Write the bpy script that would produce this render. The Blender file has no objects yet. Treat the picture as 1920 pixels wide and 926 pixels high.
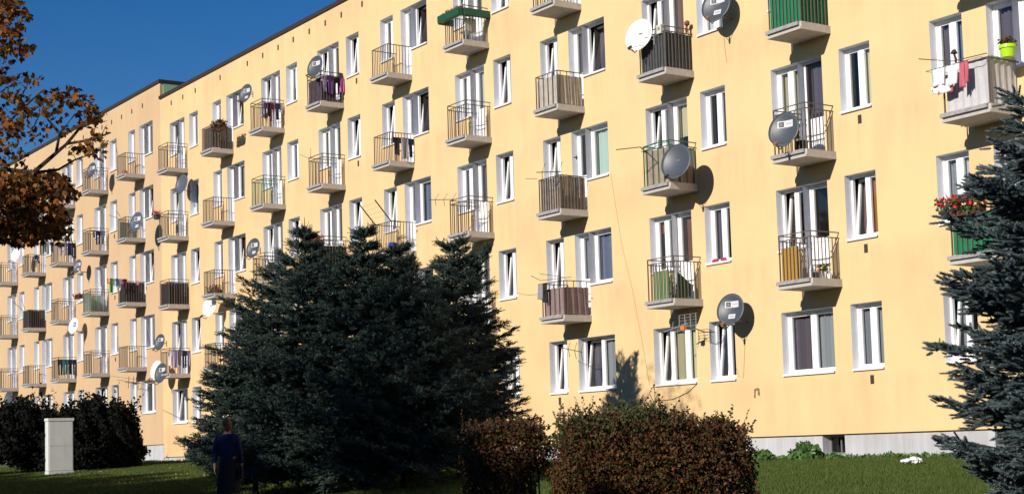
import bpy, math, random
import numpy as np
from mathutils import Matrix, Vector
random.seed(7)
RG = np.random.default_rng(11)
S = bpy.context.scene
COL = S.collection

# ------------------------------------------------------------------ camera
CAM = np.array([57.559, -25.119, 0.385])
YAW, PIT, ROL, FPX, CY = math.radians(-55.704), math.radians(4.705), math.radians(-1.684), 2948.1, 600.96
FW = np.array([math.sin(YAW)*math.cos(PIT), math.cos(YAW)*math.cos(PIT), math.sin(PIT)])
R0 = np.cross(FW, [0, 0, 1.]); R0 /= np.linalg.norm(R0); U0 = np.cross(R0, FW)
RT = math.cos(ROL)*R0 + math.sin(ROL)*U0
UP = -math.sin(ROL)*R0 + math.cos(ROL)*U0
cd = bpy.data.cameras.new('camera'); co = bpy.data.objects.new('camera', cd); COL.objects.link(co)
M = Matrix.Identity(4)
for i in range(3):
    M[i][0] = RT[i]; M[i][1] = UP[i]; M[i][2] = -FW[i]; M[i][3] = CAM[i]
co.matrix_world = M
cd.sensor_width = 36; cd.lens = FPX/1920*36; cd.shift_y = (CY-463)/1920
cd.clip_start = 0.2; cd.clip_end = 3000
S.camera = co
S.render.resolution_x, S.render.resolution_y = 1024, 493

# ------------------------------------------------------------------ light
SUN_DIR = np.array([-0.25, 1.0, -0.446]); SUN_DIR /= np.linalg.norm(SUN_DIR)   # the way the light travels
elev = math.asin(-SUN_DIR[2]); az = math.atan2(-SUN_DIR[0], -SUN_DIR[1])
sd = bpy.data.lights.new('sun', 'SUN'); sd.energy = 5.0; sd.angle = math.radians(0.5); sd.color = (1.0, 0.93, 0.83)
so = bpy.data.objects.new('sun', sd); COL.objects.link(so)
so.rotation_euler = Vector(-SUN_DIR).to_track_quat('Z', 'Y').to_euler()
W = bpy.data.worlds.new('World'); S.world = W; W.use_nodes = True
wn = W.node_tree.nodes; wl = W.node_tree.links
bg = wn['Background']; sky = wn.new('ShaderNodeTexSky'); sky.sky_type = 'NISHITA'; sky.sun_disc = False
sky.sun_elevation = elev; sky.sun_rotation = az; sky.air_density = 1.0; sky.dust_density = 0.2; sky.ozone_density = 3.0
sky.altitude = 400
hs = wn.new('ShaderNodeHueSaturation'); hs.inputs['Saturation'].default_value = 1.40; hs.inputs['Value'].default_value = 1.62; hs.inputs['Hue'].default_value = .512
wl.new(sky.outputs[0], hs.inputs['Color']); wl.new(hs.outputs[0], bg.inputs[0]); bg.inputs[1].default_value = 0.05
S.view_settings.view_transform = 'Standard'; S.view_settings.look = 'None'
S.view_settings.exposure = 0.05; S.view_settings.gamma = 1.0
S.render.engine = 'CYCLES'

# ------------------------------------------------------------------ helpers
def ray(px, py): return FW + (px-960)/FPX*RT - (py-CY)/FPX*UP
def on(px, py, y=0.0):                       # point on the upright plane at this y
    d = ray(px, py); return CAM + d*((y-CAM[1])/d[1])
def at(px, py, dist): return CAM + ray(px, py)*dist
def sst(a, b, x):
    t = np.clip((x-a)/(b-a), 0, 1); return t*t*(3-2*t)
def ground_z(x, y):
    gf = np.clip(.38-(np.asarray(x, float)+8)*.0095, 0, .45)
    y = np.asarray(y, float)
    return gf*sst(-60, -5, y)*1.0 + np.where(y < 0, .046*np.maximum(y, -32), 0) - .0

MATS = {}
def mat(name, col, rough=.8, var=0.0, scale=3.0, bump=0.0, bscale=80.0, metal=0.0, island=0.0, col2=None, streak=0.0, spec=.5):
    if name in MATS: return MATS[name]
    m = bpy.data.materials.new(name); m.use_nodes = True; n = m.node_tree.nodes; l = m.node_tree.links
    b = n['Principled BSDF']; b.inputs['Roughness'].default_value = rough; b.inputs['Metallic'].default_value = metal
    b.inputs['Specular IOR Level'].default_value = spec
    c = (*col, 1); b.inputs['Base Color'].default_value = c
    tc = n.new('ShaderNodeTexCoord'); last = None
    if var or col2:
        nz = n.new('ShaderNodeTexNoise'); nz.inputs['Scale'].default_value = scale; nz.inputs['Detail'].default_value = 6
        l.new(tc.outputs['Object'], nz.inputs['Vector'])
        mr = n.new('ShaderNodeMapRange'); mr.inputs[1].default_value = .3; mr.inputs[2].default_value = .7
        l.new(nz.outputs[0], mr.inputs[0])
        mx = n.new('ShaderNodeMix'); mx.data_type = 'RGBA'; l.new(mr.outputs[0], mx.inputs[0])
        a = col2 if col2 else tuple(v*(1-var) for v in col)
        mx.inputs[6].default_value = (*a, 1); mx.inputs[7].default_value = tuple(min(1, v*(1+var)) for v in col)+(1,)
        last = mx.outputs[2]
    if streak:
        mp = n.new('ShaderNodeMapping'); mp.inputs['Scale'].default_value = (6, 6, .35); l.new(tc.outputs['Object'], mp.inputs[0])
        nz = n.new('ShaderNodeTexNoise'); nz.inputs['Scale'].default_value = 1.3; nz.inputs['Detail'].default_value = 5; l.new(mp.outputs[0], nz.inputs['Vector'])
        mr = n.new('ShaderNodeMapRange'); mr.inputs[1].default_value = .35; mr.inputs[2].default_value = .75; mr.inputs[3].default_value = 1; mr.inputs[4].default_value = 1-streak
        l.new(nz.outputs[0], mr.inputs[0])
        mx = n.new('ShaderNodeMix'); mx.data_type = 'RGBA'; mx.blend_type = 'MULTIPLY'; mx.inputs[0].default_value = 1
        if last: l.new(last, mx.inputs[6])
        else: mx.inputs[6].default_value = c
        cb = n.new('ShaderNodeCombineColor'); l.new(mr.outputs[0], cb.inputs[0])
        p2 = n.new('ShaderNodeMath'); p2.operation = 'POWER'; p2.inputs[1].default_value = 1.4; l.new(mr.outputs[0], p2.inputs[0]); l.new(p2.outputs[0], cb.inputs[1])
        p3 = n.new('ShaderNodeMath'); p3.operation = 'POWER'; p3.inputs[1].default_value = 1.9; l.new(mr.outputs[0], p3.inputs[0]); l.new(p3.outputs[0], cb.inputs[2])
        l.new(cb.outputs[0], mx.inputs[7]); last = mx.outputs[2]
    if island:
        g = n.new('ShaderNodeNewGeometry'); hsv = n.new('ShaderNodeHueSaturation')
        mr = n.new('ShaderNodeMapRange'); mr.inputs[3].default_value = 1-island; mr.inputs[4].default_value = 1+island
        l.new(g.outputs['Random Per Island'], mr.inputs[0]); l.new(mr.outputs[0], hsv.inputs['Value'])
        if last: l.new(last, hsv.inputs['Color'])
        else: hsv.inputs['Color'].default_value = c
        last = hsv.outputs[0]
    if last: l.new(last, b.inputs['Base Color'])
    if bump:
        nz = n.new('ShaderNodeTexNoise'); nz.inputs['Scale'].default_value = bscale; nz.inputs['Detail'].default_value = 4
        l.new(tc.outputs['Object'], nz.inputs['Vector'])
        bp = n.new('ShaderNodeBump'); bp.inputs['Strength'].default_value = bump; bp.inputs['Distance'].default_value = .02
        l.new(nz.outputs[0], bp.inputs['Height']); l.new(bp.outputs[0], b.inputs['Normal'])
    MATS[name] = m; return m
def leafmat(name, cols, rough=.6, trans=0.0):
    if name in MATS: return MATS[name]
    m = bpy.data.materials.new(name); m.use_nodes = True; n = m.node_tree.nodes; l = m.node_tree.links
    b = n['Principled BSDF']; b.inputs['Roughness'].default_value = rough; b.inputs['Specular IOR Level'].default_value = .25
    g = n.new('ShaderNodeNewGeometry'); r = n.new('ShaderNodeValToRGB')
    while len(r.color_ramp.elements) < len(cols): r.color_ramp.elements.new(.5)
    for i, c in enumerate(cols):
        e = r.color_ramp.elements[i]; e.position = i/(len(cols)-1); e.color = (*c, 1)
    l.new(g.outputs['Random Per Island'], r.inputs[0]); l.new(r.outputs[0], b.inputs['Base Color'])
    if trans:
        t = n.new('ShaderNodeBsdfTranslucent'); l.new(r.outputs[0], t.inputs[0]); x = n.new('ShaderNodeMixShader'); x.inputs[0].default_value = trans
        l.new(b.outputs[0], x.inputs[1]); l.new(t.outputs[0], x.inputs[2]); l.new(x.outputs[0], n['Material Output'].inputs[0])
    MATS[name] = m; return m

class MB:
    def __init__(s): s.v = []; s.f = []
    def box(s, x0, x1, y0, y1, z0, z1):
        i = len(s.v); s.v += [(x, y, z) for z in (z0, z1) for y in (y0, y1) for x in (x0, x1)]
        s.f += [tuple(i+k for k in q) for q in ((0, 2, 3, 1), (4, 5, 7, 6), (0, 1, 5, 4), (2, 6, 7, 3), (0, 4, 6, 2), (1, 3, 7, 5))]; return s
    def quad(s, *p):
        i = len(s.v); s.v += [tuple(q) for q in p]; s.f.append(tuple(range(i, i+len(p)))); return s
    def tube(s, pts, r, n=6, cap=True):
        pts = [np.array(p, float) for p in pts]; rs = r if hasattr(r, '__len__') else [r]*len(pts); base = len(s.v); N = len(pts)
        for k, p in enumerate(pts):
            t = pts[min(k+1, N-1)]-pts[max(k-1, 0)]; t = t/(np.linalg.norm(t)+1e-9)
            a = np.cross(t, [0, 0, 1.]) if abs(t[2]) < .9 else np.cross(t, [1., 0, 0]); a /= np.linalg.norm(a); b = np.cross(t, a)
            for j in range(n):
                w = 2*math.pi*j/n; s.v.append(tuple(p+rs[k]*(math.cos(w)*a+math.sin(w)*b)))
        for k in range(N-1):
            for j in range(n):
                s.f.append((base+k*n+j, base+k*n+(j+1) % n, base+(k+1)*n+(j+1) % n, base+(k+1)*n+j))
        if cap: s.f.append(tuple(base+j for j in range(n))[::-1]); s.f.append(tuple(base+(N-1)*n+j for j in range(n)))
        return s
    def blob(s, c, r, seed=0, jit=.2, nu=8, nv=6):
        rr = random.Random(seed); b = len(s.v)
        for i in range(nv+1):
            for j in range(nu):
                t = math.pi*i/nv; p = 2*math.pi*j/nu; q = 1+rr.uniform(-jit, jit)
                s.v.append((c[0]+r[0]*q*math.sin(t)*math.cos(p), c[1]+r[1]*q*math.sin(t)*math.sin(p), c[2]+r[2]*q*math.cos(t)))
        for i in range(nv):
            for j in range(nu): s.f.append((b+i*nu+j, b+(i+1)*nu+j, b+(i+1)*nu+(j+1) % nu, b+i*nu+(j+1) % nu))
        return s
    def mesh(s, name, m, smooth=False):
        me = bpy.data.meshes.new(name); me.from_pydata(s.v, [], s.f); me.update()
        for mm in (m if isinstance(m, (list, tuple)) else [m]): me.materials.append(mm)
        if smooth: me.polygons.foreach_set('use_smooth', [True]*len(me.polygons))
        return me
    def build(s, name, m, parent=None, loc=None, smooth=False): return link(name, s.mesh(name, m, smooth), parent, loc)
def link(name, me, parent=None, loc=None, rz=0):
    o = bpy.data.objects.new(name, me); COL.objects.link(o)
    if parent: o.parent = parent
    if loc is not None: o.location = tuple(float(q) for q in loc)
    if rz: o.rotation_euler[2] = rz
    return o
def np_mesh(name, V, F, m):                  # V (n,3), F (k,3) or (k,4)
    me = bpy.data.meshes.new(name); k = F.shape[1]
    me.vertices.add(len(V)); me.vertices.foreach_set('co', np.ascontiguousarray(V, np.float32).ravel())
    me.loops.add(F.size); me.loops.foreach_set('vertex_index', np.ascontiguousarray(F, np.int32).ravel())
    me.polygons.add(len(F)); me.polygons.foreach_set('loop_start', np.arange(0, F.size, k, dtype=np.int32))
    me.update(calc_edges=True); me.materials.append(m); return me
def scatter(T, TF, P, X, Y, Z, sc):          # template T with axes X,Y,Z at P
    sc = np.asarray(sc)
    if sc.ndim == 1: sc = sc[:, None]*np.ones((1, 3))
    V = P[:, None, :] + (T[None, :, 0:1]*sc[:, None, 0:1])*X[:, None, :] + (T[None, :, 1:2]*sc[:, None, 1:2])*Y[:, None, :] + (T[None, :, 2:3]*sc[:, None, 2:3])*Z[:, None, :]
    F = TF[None] + (np.arange(len(P))*len(T))[:, None, None]
    return V.reshape(-1, 3), F.reshape(-1, TF.shape[1])
def frames(D):                               # orthonormal frames with Y along D
    D = D/np.linalg.norm(D, axis=1, keepdims=True)
    A = RG.normal(size=D.shape); X = np.cross(D, A); X /= np.linalg.norm(X, axis=1, keepdims=True)
    return X, D, np.cross(X, D)
def tag(o, label=None, cat=None, group=None, kind=None):
    if label: o['label'] = label
    if cat: o['category'] = cat
    if group: o['group'] = group
    if kind: o['kind'] = kind
    return o
def empty(name, loc=(0, 0, 0), rz=0, label=None, cat=None, group=None):
    o = bpy.data.objects.new(name, None); COL.objects.link(o); o.location = tuple(float(q) for q in loc); o.rotation_euler[2] = rz
    return tag(o, label, cat, group)

# ------------------------------------------------------------------ materials
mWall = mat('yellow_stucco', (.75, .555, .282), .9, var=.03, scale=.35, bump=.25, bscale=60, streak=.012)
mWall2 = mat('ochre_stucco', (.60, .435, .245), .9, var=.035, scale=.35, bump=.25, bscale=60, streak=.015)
def stain_and_tint(m, z0, tint, x0=None):
    n = m.node_tree.nodes; l = m.node_tree.links; b = n['Principled BSDF']; src = b.inputs['Base Color'].links[0].from_socket
    tc = n.new('ShaderNodeTexCoord'); sp = n.new('ShaderNodeSeparateXYZ'); l.new(tc.outputs['Object'], sp.inputs[0])
    def mth(op, a, b_=None, c=None):
        q = n.new('ShaderNodeMath'); q.operation = op; q.use_clamp = False
        for i, v in enumerate((a, b_, c)):
            if v is None: continue
            if isinstance(v, (int, float)): q.inputs[i].default_value = v
            else: l.new(v, q.inputs[i])
        return q.outputs[0]
    fr = mth('FRACT', mth('DIVIDE', mth('SUBTRACT', sp.outputs[2], z0), 2.8))         # 0 just above a sill line, 1 just below it
    run0 = mth('MULTIPLY', mth('SUBTRACT', 1.0, fr), 9.0); rc = n.new('ShaderNodeClamp'); l.new(run0, rc.inputs[0]); run = mth('MULTIPLY', mth('POWER', fr, 2.0), rc.outputs[0])                                                       # dirt washed down from sills and slabs
    mp = n.new('ShaderNodeMapping'); mp.inputs['Scale'].default_value = (2.3, 2.3, .28); l.new(tc.outputs['Object'], mp.inputs[0])
    nz = n.new('ShaderNodeTexNoise'); nz.inputs['Scale'].default_value = 1.0; nz.inputs['Detail'].default_value = 7; nz.inputs['Roughness'].default_value = .65; l.new(mp.outputs[0], nz.inputs['Vector'])
    n2 = n.new('ShaderNodeTexNoise'); n2.inputs['Scale'].default_value = .55; n2.inputs['Detail'].default_value = 5; l.new(tc.outputs['Object'], n2.inputs['Vector'])
    a = mth('MULTIPLY', mth('SUBTRACT', nz.outputs[0], .42), 3.2); c = n.new('ShaderNodeClamp'); l.new(a, c.inputs[0])
    d = mth('MULTIPLY', mth('SUBTRACT', n2.outputs[0], .45), 4.0); e = n.new('ShaderNodeClamp'); l.new(d, e.inputs[0])
    f = mth('ADD', mth('MULTIPLY', mth('MULTIPLY', c.outputs[0], run), 1.0), mth('MULTIPLY', e.outputs[0], .45))
    g = n.new('ShaderNodeMapRange'); g.inputs[1].default_value = 34; g.inputs[2].default_value = -6; g.inputs[3].default_value = 0; g.inputs[4].default_value = .32; l.new(sp.outputs[0], g.inputs[0])  # tint strengthens steadily along the wall towards its left end
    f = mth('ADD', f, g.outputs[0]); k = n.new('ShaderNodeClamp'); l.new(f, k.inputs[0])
    mx = n.new('ShaderNodeMix'); mx.data_type = 'RGBA'; mx.blend_type = 'MULTIPLY'; l.new(k.outputs[0], mx.inputs[0]); l.new(src, mx.inputs[6]); mx.inputs[7].default_value = (*tint, 1)
    l.new(mx.outputs[2], b.inputs['Base Color'])
stain_and_tint(mWall, 1.9, (.92, .79, .82)); stain_and_tint(mWall2, 2.44, (.95, .86, .90))
mPlinth = mat('grey_plinth_render', (.50, .515, .555), .9, var=.12, scale=1.2, bump=.3, streak=.14)
mReveal = mat('white_reveal_plaster', (.76, .78, .86), .8, var=.05, scale=4, streak=.1)
mPVC = mat('white_window_plastic', (.84, .84, .84), .35)
mSill = mat('painted_sheet_sill', (.78, .77, .75), .45, var=.08)
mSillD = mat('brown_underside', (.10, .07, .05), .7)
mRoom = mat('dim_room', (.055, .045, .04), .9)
mConc = mat('balcony_concrete', (.50, .475, .45), .9, var=.10, scale=5, bump=.3, bscale=40, streak=.12)
mFlash = mat('weathered_flashing', (.38, .36, .35), .6, var=.2, scale=12, metal=.2)
mRail = mat('brown_grey_railing_paint', (.11, .09, .075), .6)
mRailG = mat('green_railing_paint', (.03, .14, .08), .6)
mDark = mat('black_metal', (.018, .016, .016), .5)
mRoof = mat('dark_roof_flashing', (.035, .022, .02), .6)
mFelt = mat('roof_felt', (.06, .06, .06), .9, var=.2)
mGreenSh = mat('pale_green_sheet', (.32, .52, .28), .5, var=.05)
mVent = mat('vent_hole', (.05, .035, .03), .9)
def glass():
    m = bpy.data.materials.new('window_glass'); m.use_nodes = True; n = m.node_tree.nodes; l = m.node_tree.links
    n.remove(n['Principled BSDF']); t = n.new('ShaderNodeBsdfTransparent'); t.inputs[0].default_value = (.86, .90, .92, 1)
    g = n.new('ShaderNodeBsdfGlossy'); g.inputs['Roughness'].default_value = .02; f = n.new('ShaderNodeFresnel'); f.inputs[0].default_value = 1.52
    mu = n.new('ShaderNodeMath'); mu.operation = 'MULTIPLY_ADD'; mu.inputs[1].default_value = 1.5; mu.inputs[2].default_value = .02; mu.use_clamp = True
    l.new(f.outputs[0], mu.inputs[0]); x = n.new('ShaderNodeMixShader'); l.new(mu.outputs[0], x.inputs[0]); l.new(t.outputs[0], x.inputs[1]); l.new(g.outputs[0], x.inputs[2])
    l.new(x.outputs[0], n['Material Output'].inputs[0]); return m
mGlass = glass()
CUR = dict(white=(.55, .55, .56), grey=(.30, .31, .33), sheer=(.22, .23, .26), beige=(.42, .38, .24), mint=(.50, .60, .55), orange=(.40, .17, .05),
           brown=(.22, .12, .09), dim=(.12, .095, .12), blue=(.13, .25, .42), cream=(.60, .55, .36), red=(.32, .07, .05), bluegrey=(.16, .19, .28))
def curmat(k): return mat('curtain_'+k, CUR[k], .9)

# ------------------------------------------------------------------ ground
def build_ground():
    xs = np.unique(np.concatenate([np.linspace(-1200, -60, 12), np.linspace(-60, 80, 71), np.linspace(80, 1200, 12)]))
    ys = np.unique(np.concatenate([np.linspace(-1200, -60, 12), np.linspace(-60, 0, 61), np.linspace(0, 30, 8), np.linspace(30, 1200, 10)]))
    X, Y = np.meshgrid(xs, ys); Z = ground_z(X, Y)
    V = np.stack([X.ravel(), Y.ravel(), Z.ravel()], 1); nx = len(xs)
    i = (np.arange(len(ys)-1)[:, None]*nx+np.arange(nx-1)[None]).ravel()
    F = np.stack([i, i+1, i+nx+1, i+nx], 1)
    m = mat('lawn_soil', (.040, .065, .018), .95, var=.35, scale=1.5, bump=.6, bscale=12, col2=(.035, .04, .015))
    tag(link('ground', np_mesh('ground', V, F, m)), kind='structure', label='sloping lawn in front of the block')
build_ground()

# ------------------------------------------------------------------ the two blocks
ZS = 1.9; H = 2.8; HW = 1.407; CORNER = -5.5
B1 = empty('apartment_block', (20, 0, 0), label='long yellow five-storey block of flats with small balconies, filling the right of the picture', cat='apartment block')
B2 = empty('apartment_block', (-20, 0, 0), label='slightly taller ochre section of flats beyond the joint, at the far left end', cat='apartment block')
def par(B, o):                                # keep world coordinates under an Empty
    o.parent = B; o.matrix_parent_inverse = Matrix.Translation(-B.location); return o
C1 = [('S0', 'S', -4.467), ('N0', 'N', -2.365), ('P0', 'P', 0), ('S1', 'S', 4.507), ('N1', 'N', 6.608), ('S2', 'S', 9.077), ('N2', 'N', 11.205), ('P3', 'P', 13.571),
      ('S4', 'S', 18.043), ('N4', 'N', 20.145), ('P5', 'P', 22.51), ('S7', 'S', 27.017), ('N7', 'N', 29.118), ('S9', 'S', 31.587), ('N9', 'N', 33.715), ('P9', 'P', 36.26),
      ('S10', 'S', 40.553), ('N10', 'N', 42.655)]
C2 = [('P8', 'P', -9.309), ('N8', 'N', -11.675), ('S8', 'S', -13.803), ('N6', 'N', -16.272), ('S6', 'S', -18.373), ('P6', 'P', -22.95), ('N5', 'N', -25.45), ('S5', 'S', -27.55), ('P4', 'P', -32.1)]
WS, WWIN, WN, WQ, PW, WW, WDOOR = 1.61, .86, .9, .835, 1.331, 1.604, .62
SLABZ, SLABT, SLABW, SLABD = -.99, .17, 1.05, .92
COLU = {c[0]: (c[1], c[2], ZS) for c in C1}; COLU.update({c[0]: (c[1], c[2], ZS+.54) for c in C2})
PWX = {'P9': 1.44}
def slab_x(c):

    t, u, _ = COLU[c]; return (u+WS+.32-SLABW) if t == 'S' else (u+PWX.get(c, PW)+(.62 if c == 'P9' else .645)-SLABW)
def BP(c, f, fx, fy, fz):                     # a point on a balcony: fx from its left end, fy outward, fz above the slab
    return (slab_x(c)+fx, -fy, COLU[c][2]+H*f+SLABZ+SLABT+fz)
def openings(cols, z0):
    R = []
    for nm, t, u in cols:
        for f in range(5):
            s = z0+H*f; d = s+SLABZ+SLABT+.02
            if t == 'N': R.append((u, u+WN, s, s+HW))
            elif t == 'S':
                if f == 0: R.append((u, u+WS, s, s+HW))
                else: R += [(u, u+WWIN, s, s+HW), (u+WWIN, u+WS, d, s+HW)]
            else:
                R.append((u, u+WQ, s, s+HW))
                pw = PWX.get(nm, PW)
                if f == 0: R.append((u+pw, u+pw+WW, s, s+HW))
                else: R += [(u+pw+WDOOR, u+pw+WW, s, s+HW), (u+pw, u+pw+WDOOR, d, s+HW)]
    return R
def grid_wall(B, m, x0, x1, zb, zt, holes, y, name='wall'):
    xs = sorted({x0, x1, *[round(h[k], 4) for h in holes for k in (0, 1) if x0 < h[k] < x1]}); zs = sorted({zb, zt, *[round(h[k], 4) for h in holes for k in (2, 3)]})
    mb = MB(); idx = {}
    def vid(a, b):
        if (a, b) not in idx: idx[(a, b)] = len(mb.v); mb.v.append((xs[a], y, zs[b]))
        return idx[(a, b)]
    for a in range(len(xs)-1):
        cx = (xs[a]+xs[a+1])/2; hs_ = [h for h in holes if h[0] < cx < h[1]]
        for b in range(len(zs)-1):
            cz = (zs[b]+zs[b+1])/2
            if any(h[2] < cz < h[3] for h in hs_): continue
            mb.f.append((vid(a, b), vid(a+1, b), vid(a+1, b+1), vid(a, b+1)))
    return mb
DEP = 11.0
def block(B, cols, z0, x0, x1, zt, m, y, ends):
    hl = openings(cols, z0); zb = z0-1.9+.53
    mb = grid_wall(B, m, x0, x1, zb, zt, hl, y)
    for k, xe in enumerate((x0, x1)):
        mb.quad((xe, y, zb), (xe, DEP, zb), (xe, DEP, zt), (xe, y, zt))
    mb.quad((x0, DEP, zb), (x1, DEP, zb), (x1, DEP, zt), (x0, DEP, zt))
    mb.quad((x0, y, zb), (x1, y, zb), (x1, y+.07, zb), (x0, y+.07, zb))
    par(B, mb.build('wall', m))
    # plinth with basement windows, set back below the stucco
    bw = []
    for nm, t, u in cols:
        if t in 'SP': bw.append((u+1.05, u+1.72, zb-.44, zb-.03))
    pm = grid_wall(B, mPlinth, x0, x1, -1.2, zb, bw, y+.07)
    for xe in (x0, x1): pm.quad((xe, y+.07, -1.2), (xe, DEP-.07, -1.2), (xe, DEP-.07, zb), (xe, y+.07, zb))
    for (a, b, c, d) in bw:
        for q in (((a, c), (a, d)), ((b, c), (b, d)), ((a, c), (b, c)), ((a, d), (b, d))):
            pm.quad((q[0][0], y+.07, q[0][1]), (q[1][0], y+.07, q[1][1]), (q[1][0], y+.36, q[1][1]), (q[0][0], y+.36, q[0][1]))
    par(B, pm.build('plinth', mPlinth))
    fr = MB(); W_, H_ = .67, .41
    fr.box(0, .04, 0, .04, 0, H_).box(W_-.04, W_, 0, .04, 0, H_).box(.04, W_-.04, 0, .04, 0, .04).box(.04, W_-.04, 0, .04, H_-.04, H_).box(.32, .35, 0, .04, .04, H_-.04)
    me = fr.mesh('basement_window', mat('grey_basement_frame', (.16, .16, .16), .6)); pn = MB().quad((.03, .02, .03), (W_-.03, .02, .03), (W_-.03, .02, H_-.03), (.03, .02, H_-.03)).mesh('pane', mGlass)
    rm = MB().quad((0, .7, 0), (W_, .7, 0), (W_, .7, H_), (0, .7, H_)).quad((0, .05, 0), (W_, .05, 0), (W_, .7, 0), (0, .7, 0)).quad((0, .05, 0), (0, .7, 0), (0, .7, H_), (0, .05, H_)).mesh('cellar', mRoom)
    for (a, b, c, d) in bw:
        o = par(B, link('basement_window', me, None, (a, y+.30, c))); link('pane', pn, o); link('cellar', rm, o)
    # roof: felt sheet, dark edge flashing in lengths
    r = MB(); r.box(x0+.02, x1-.02, y+.02, DEP-.02, zt-.35, zt-.02); par(B, r.build('roof', mFelt))
    e = MB(); e.box(x0-.0, x1+.06, y-.07, y+.25, zt, zt+.13).box(x0, x1+.06, DEP-.2, DEP+.06, zt, zt+.13).box(x1-.2, x1+.06, y+.25, DEP-.2, zt, zt+.13).box(x0, x0+.2, y+.25, DEP-.2, zt, zt+.13)
    par(B, e.build('roof_edge', mRoof))
    x = x0+1.2; vm = MB().box(-.07, .07, -.006, .01, -.11, .11).mesh('vent', mVent)
    return
Z1T, Z2T = 15.76, 16.50
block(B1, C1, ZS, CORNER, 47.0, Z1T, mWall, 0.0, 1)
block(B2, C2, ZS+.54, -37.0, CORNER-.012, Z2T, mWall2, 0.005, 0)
# green sheeting on the end wall of the taller section where it rises above the lower roof
g = MB().box(CORNER-.01, CORNER+.02, .15, 5.5, Z1T+.18, Z2T-.02); par(B2, g.build('end_cladding', mGreenSh))
# attic vents under the roof and small vents below narrow windows
vme = MB().box(-.055, .055, -.004, .01, -.10, .10).mesh('vent', mVent); vfr = MB().box(-.08, .08, -.012, -.005, -.13, -.11).box(-.08, -.06, -.012, -.005, -.11, .11).mesh('vent_frame', mSillD)
def vent(B, x, z, s=1.0):
    o = par(B, link('vent', vme, None, (x, 0, z))); o.scale = (s, 1, s)
for px, py in [(321.3, 199.7), (342.8, 186.4), (366.3, 175.2), (412.9, 151), (463.9, 123.8), (492.8, 109.6), (521.6, 94), (550, 79.4), (580, 65.8), (610, 47), (640, 31), (679, 13)]:
    q = on(px, py); vent(B1, q[0], 15.36)
for k in range(7): vent(B1, 14.3+k*1.28, 15.36)
for k in range(9): vent(B2, -7.55-k*1.28, 15.90)
for c, B, fl in (('N9', B1, (0, 1, 2)), ('N2', B1, (2, 3, 4)), ('N8', B2, (1, 2, 3, 4))):
    for f in fl: vent(B, COLU[c][1]+.45+(.25 if c == 'N2' else .08), COLU[c][2]+H*f-.24, .95)
vent(B1, COLU['P5'][1]+.42, ZS-.22)

# ---- window pieces, cached and shared between alike windows
CACHE = {}
def cached(key, fn):
    if key not in CACHE: CACHE[key] = fn()
    return CACHE[key]
RV = .2
def frame_mesh(w, h, mull, door):
    mb = MB(); y0, y1 = RV, RV+.07; t = .055
    mb.box(0, t, y0, y1, 0, h).box(w-t, w, y0, y1, 0, h).box(t, w-t, y0, y1, 0, t).box(t, w-t, y0, y1, h-t, h)
    for x in mull: mb.box(x-.04, x+.04, y0+.004, y1, t, h-t)
    return mb.mesh('window', mPVC)
def sash_mesh(w, h, ang, mullm, split=None):
    mb = MB(); t = .055; mb.box(0, t, -.03, .03, 0, h).box(w-t, w, -.03, .03, 0, h).box(t, w-t, -.03, .03, 0, t).box(t, w-t, -.03, .03, h-t, h)
    if split: mb.box(t, w-t, -.028, .028, split, split+.09)
    mb.v = [(x, y*math.cos(ang)+z*math.sin(ang), z*math.cos(ang)-y*math.sin(ang)) for x, y, z in mb.v]
    return mb.mesh('sash', mullm)
def pane_mesh(w, h, ang, z0=.05):
    mb = MB(); mb.quad((.045, 0, z0), (w-.045, 0, z0), (w-.045, 0, h-.05), (.045, 0, h-.05))
    mb.v = [(x, y*math.cos(ang)+z*math.sin(ang), z*math.cos(ang)-y*math.sin(ang)) for x, y, z in mb.v]
    return mb.mesh('pane', mGlass)
def curtain_mesh(w, h, k, seed):
    mb = MB(); n = max(8, int(w/.03)); rr = random.Random(seed); ph = rr.random()*6
    pts = [(w*i/n, .022*math.sin(i*1.9+ph)+.012*math.sin(i*.7)) for i in range(n+1)]
    for a, b in zip(pts, pts[1:]): mb.quad((a[0], a[1], 0), (b[0], b[1], 0), (b[0], b[1], h), (a[0], a[1], h))
    return mb.mesh('curtain', curmat(k), True)
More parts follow.
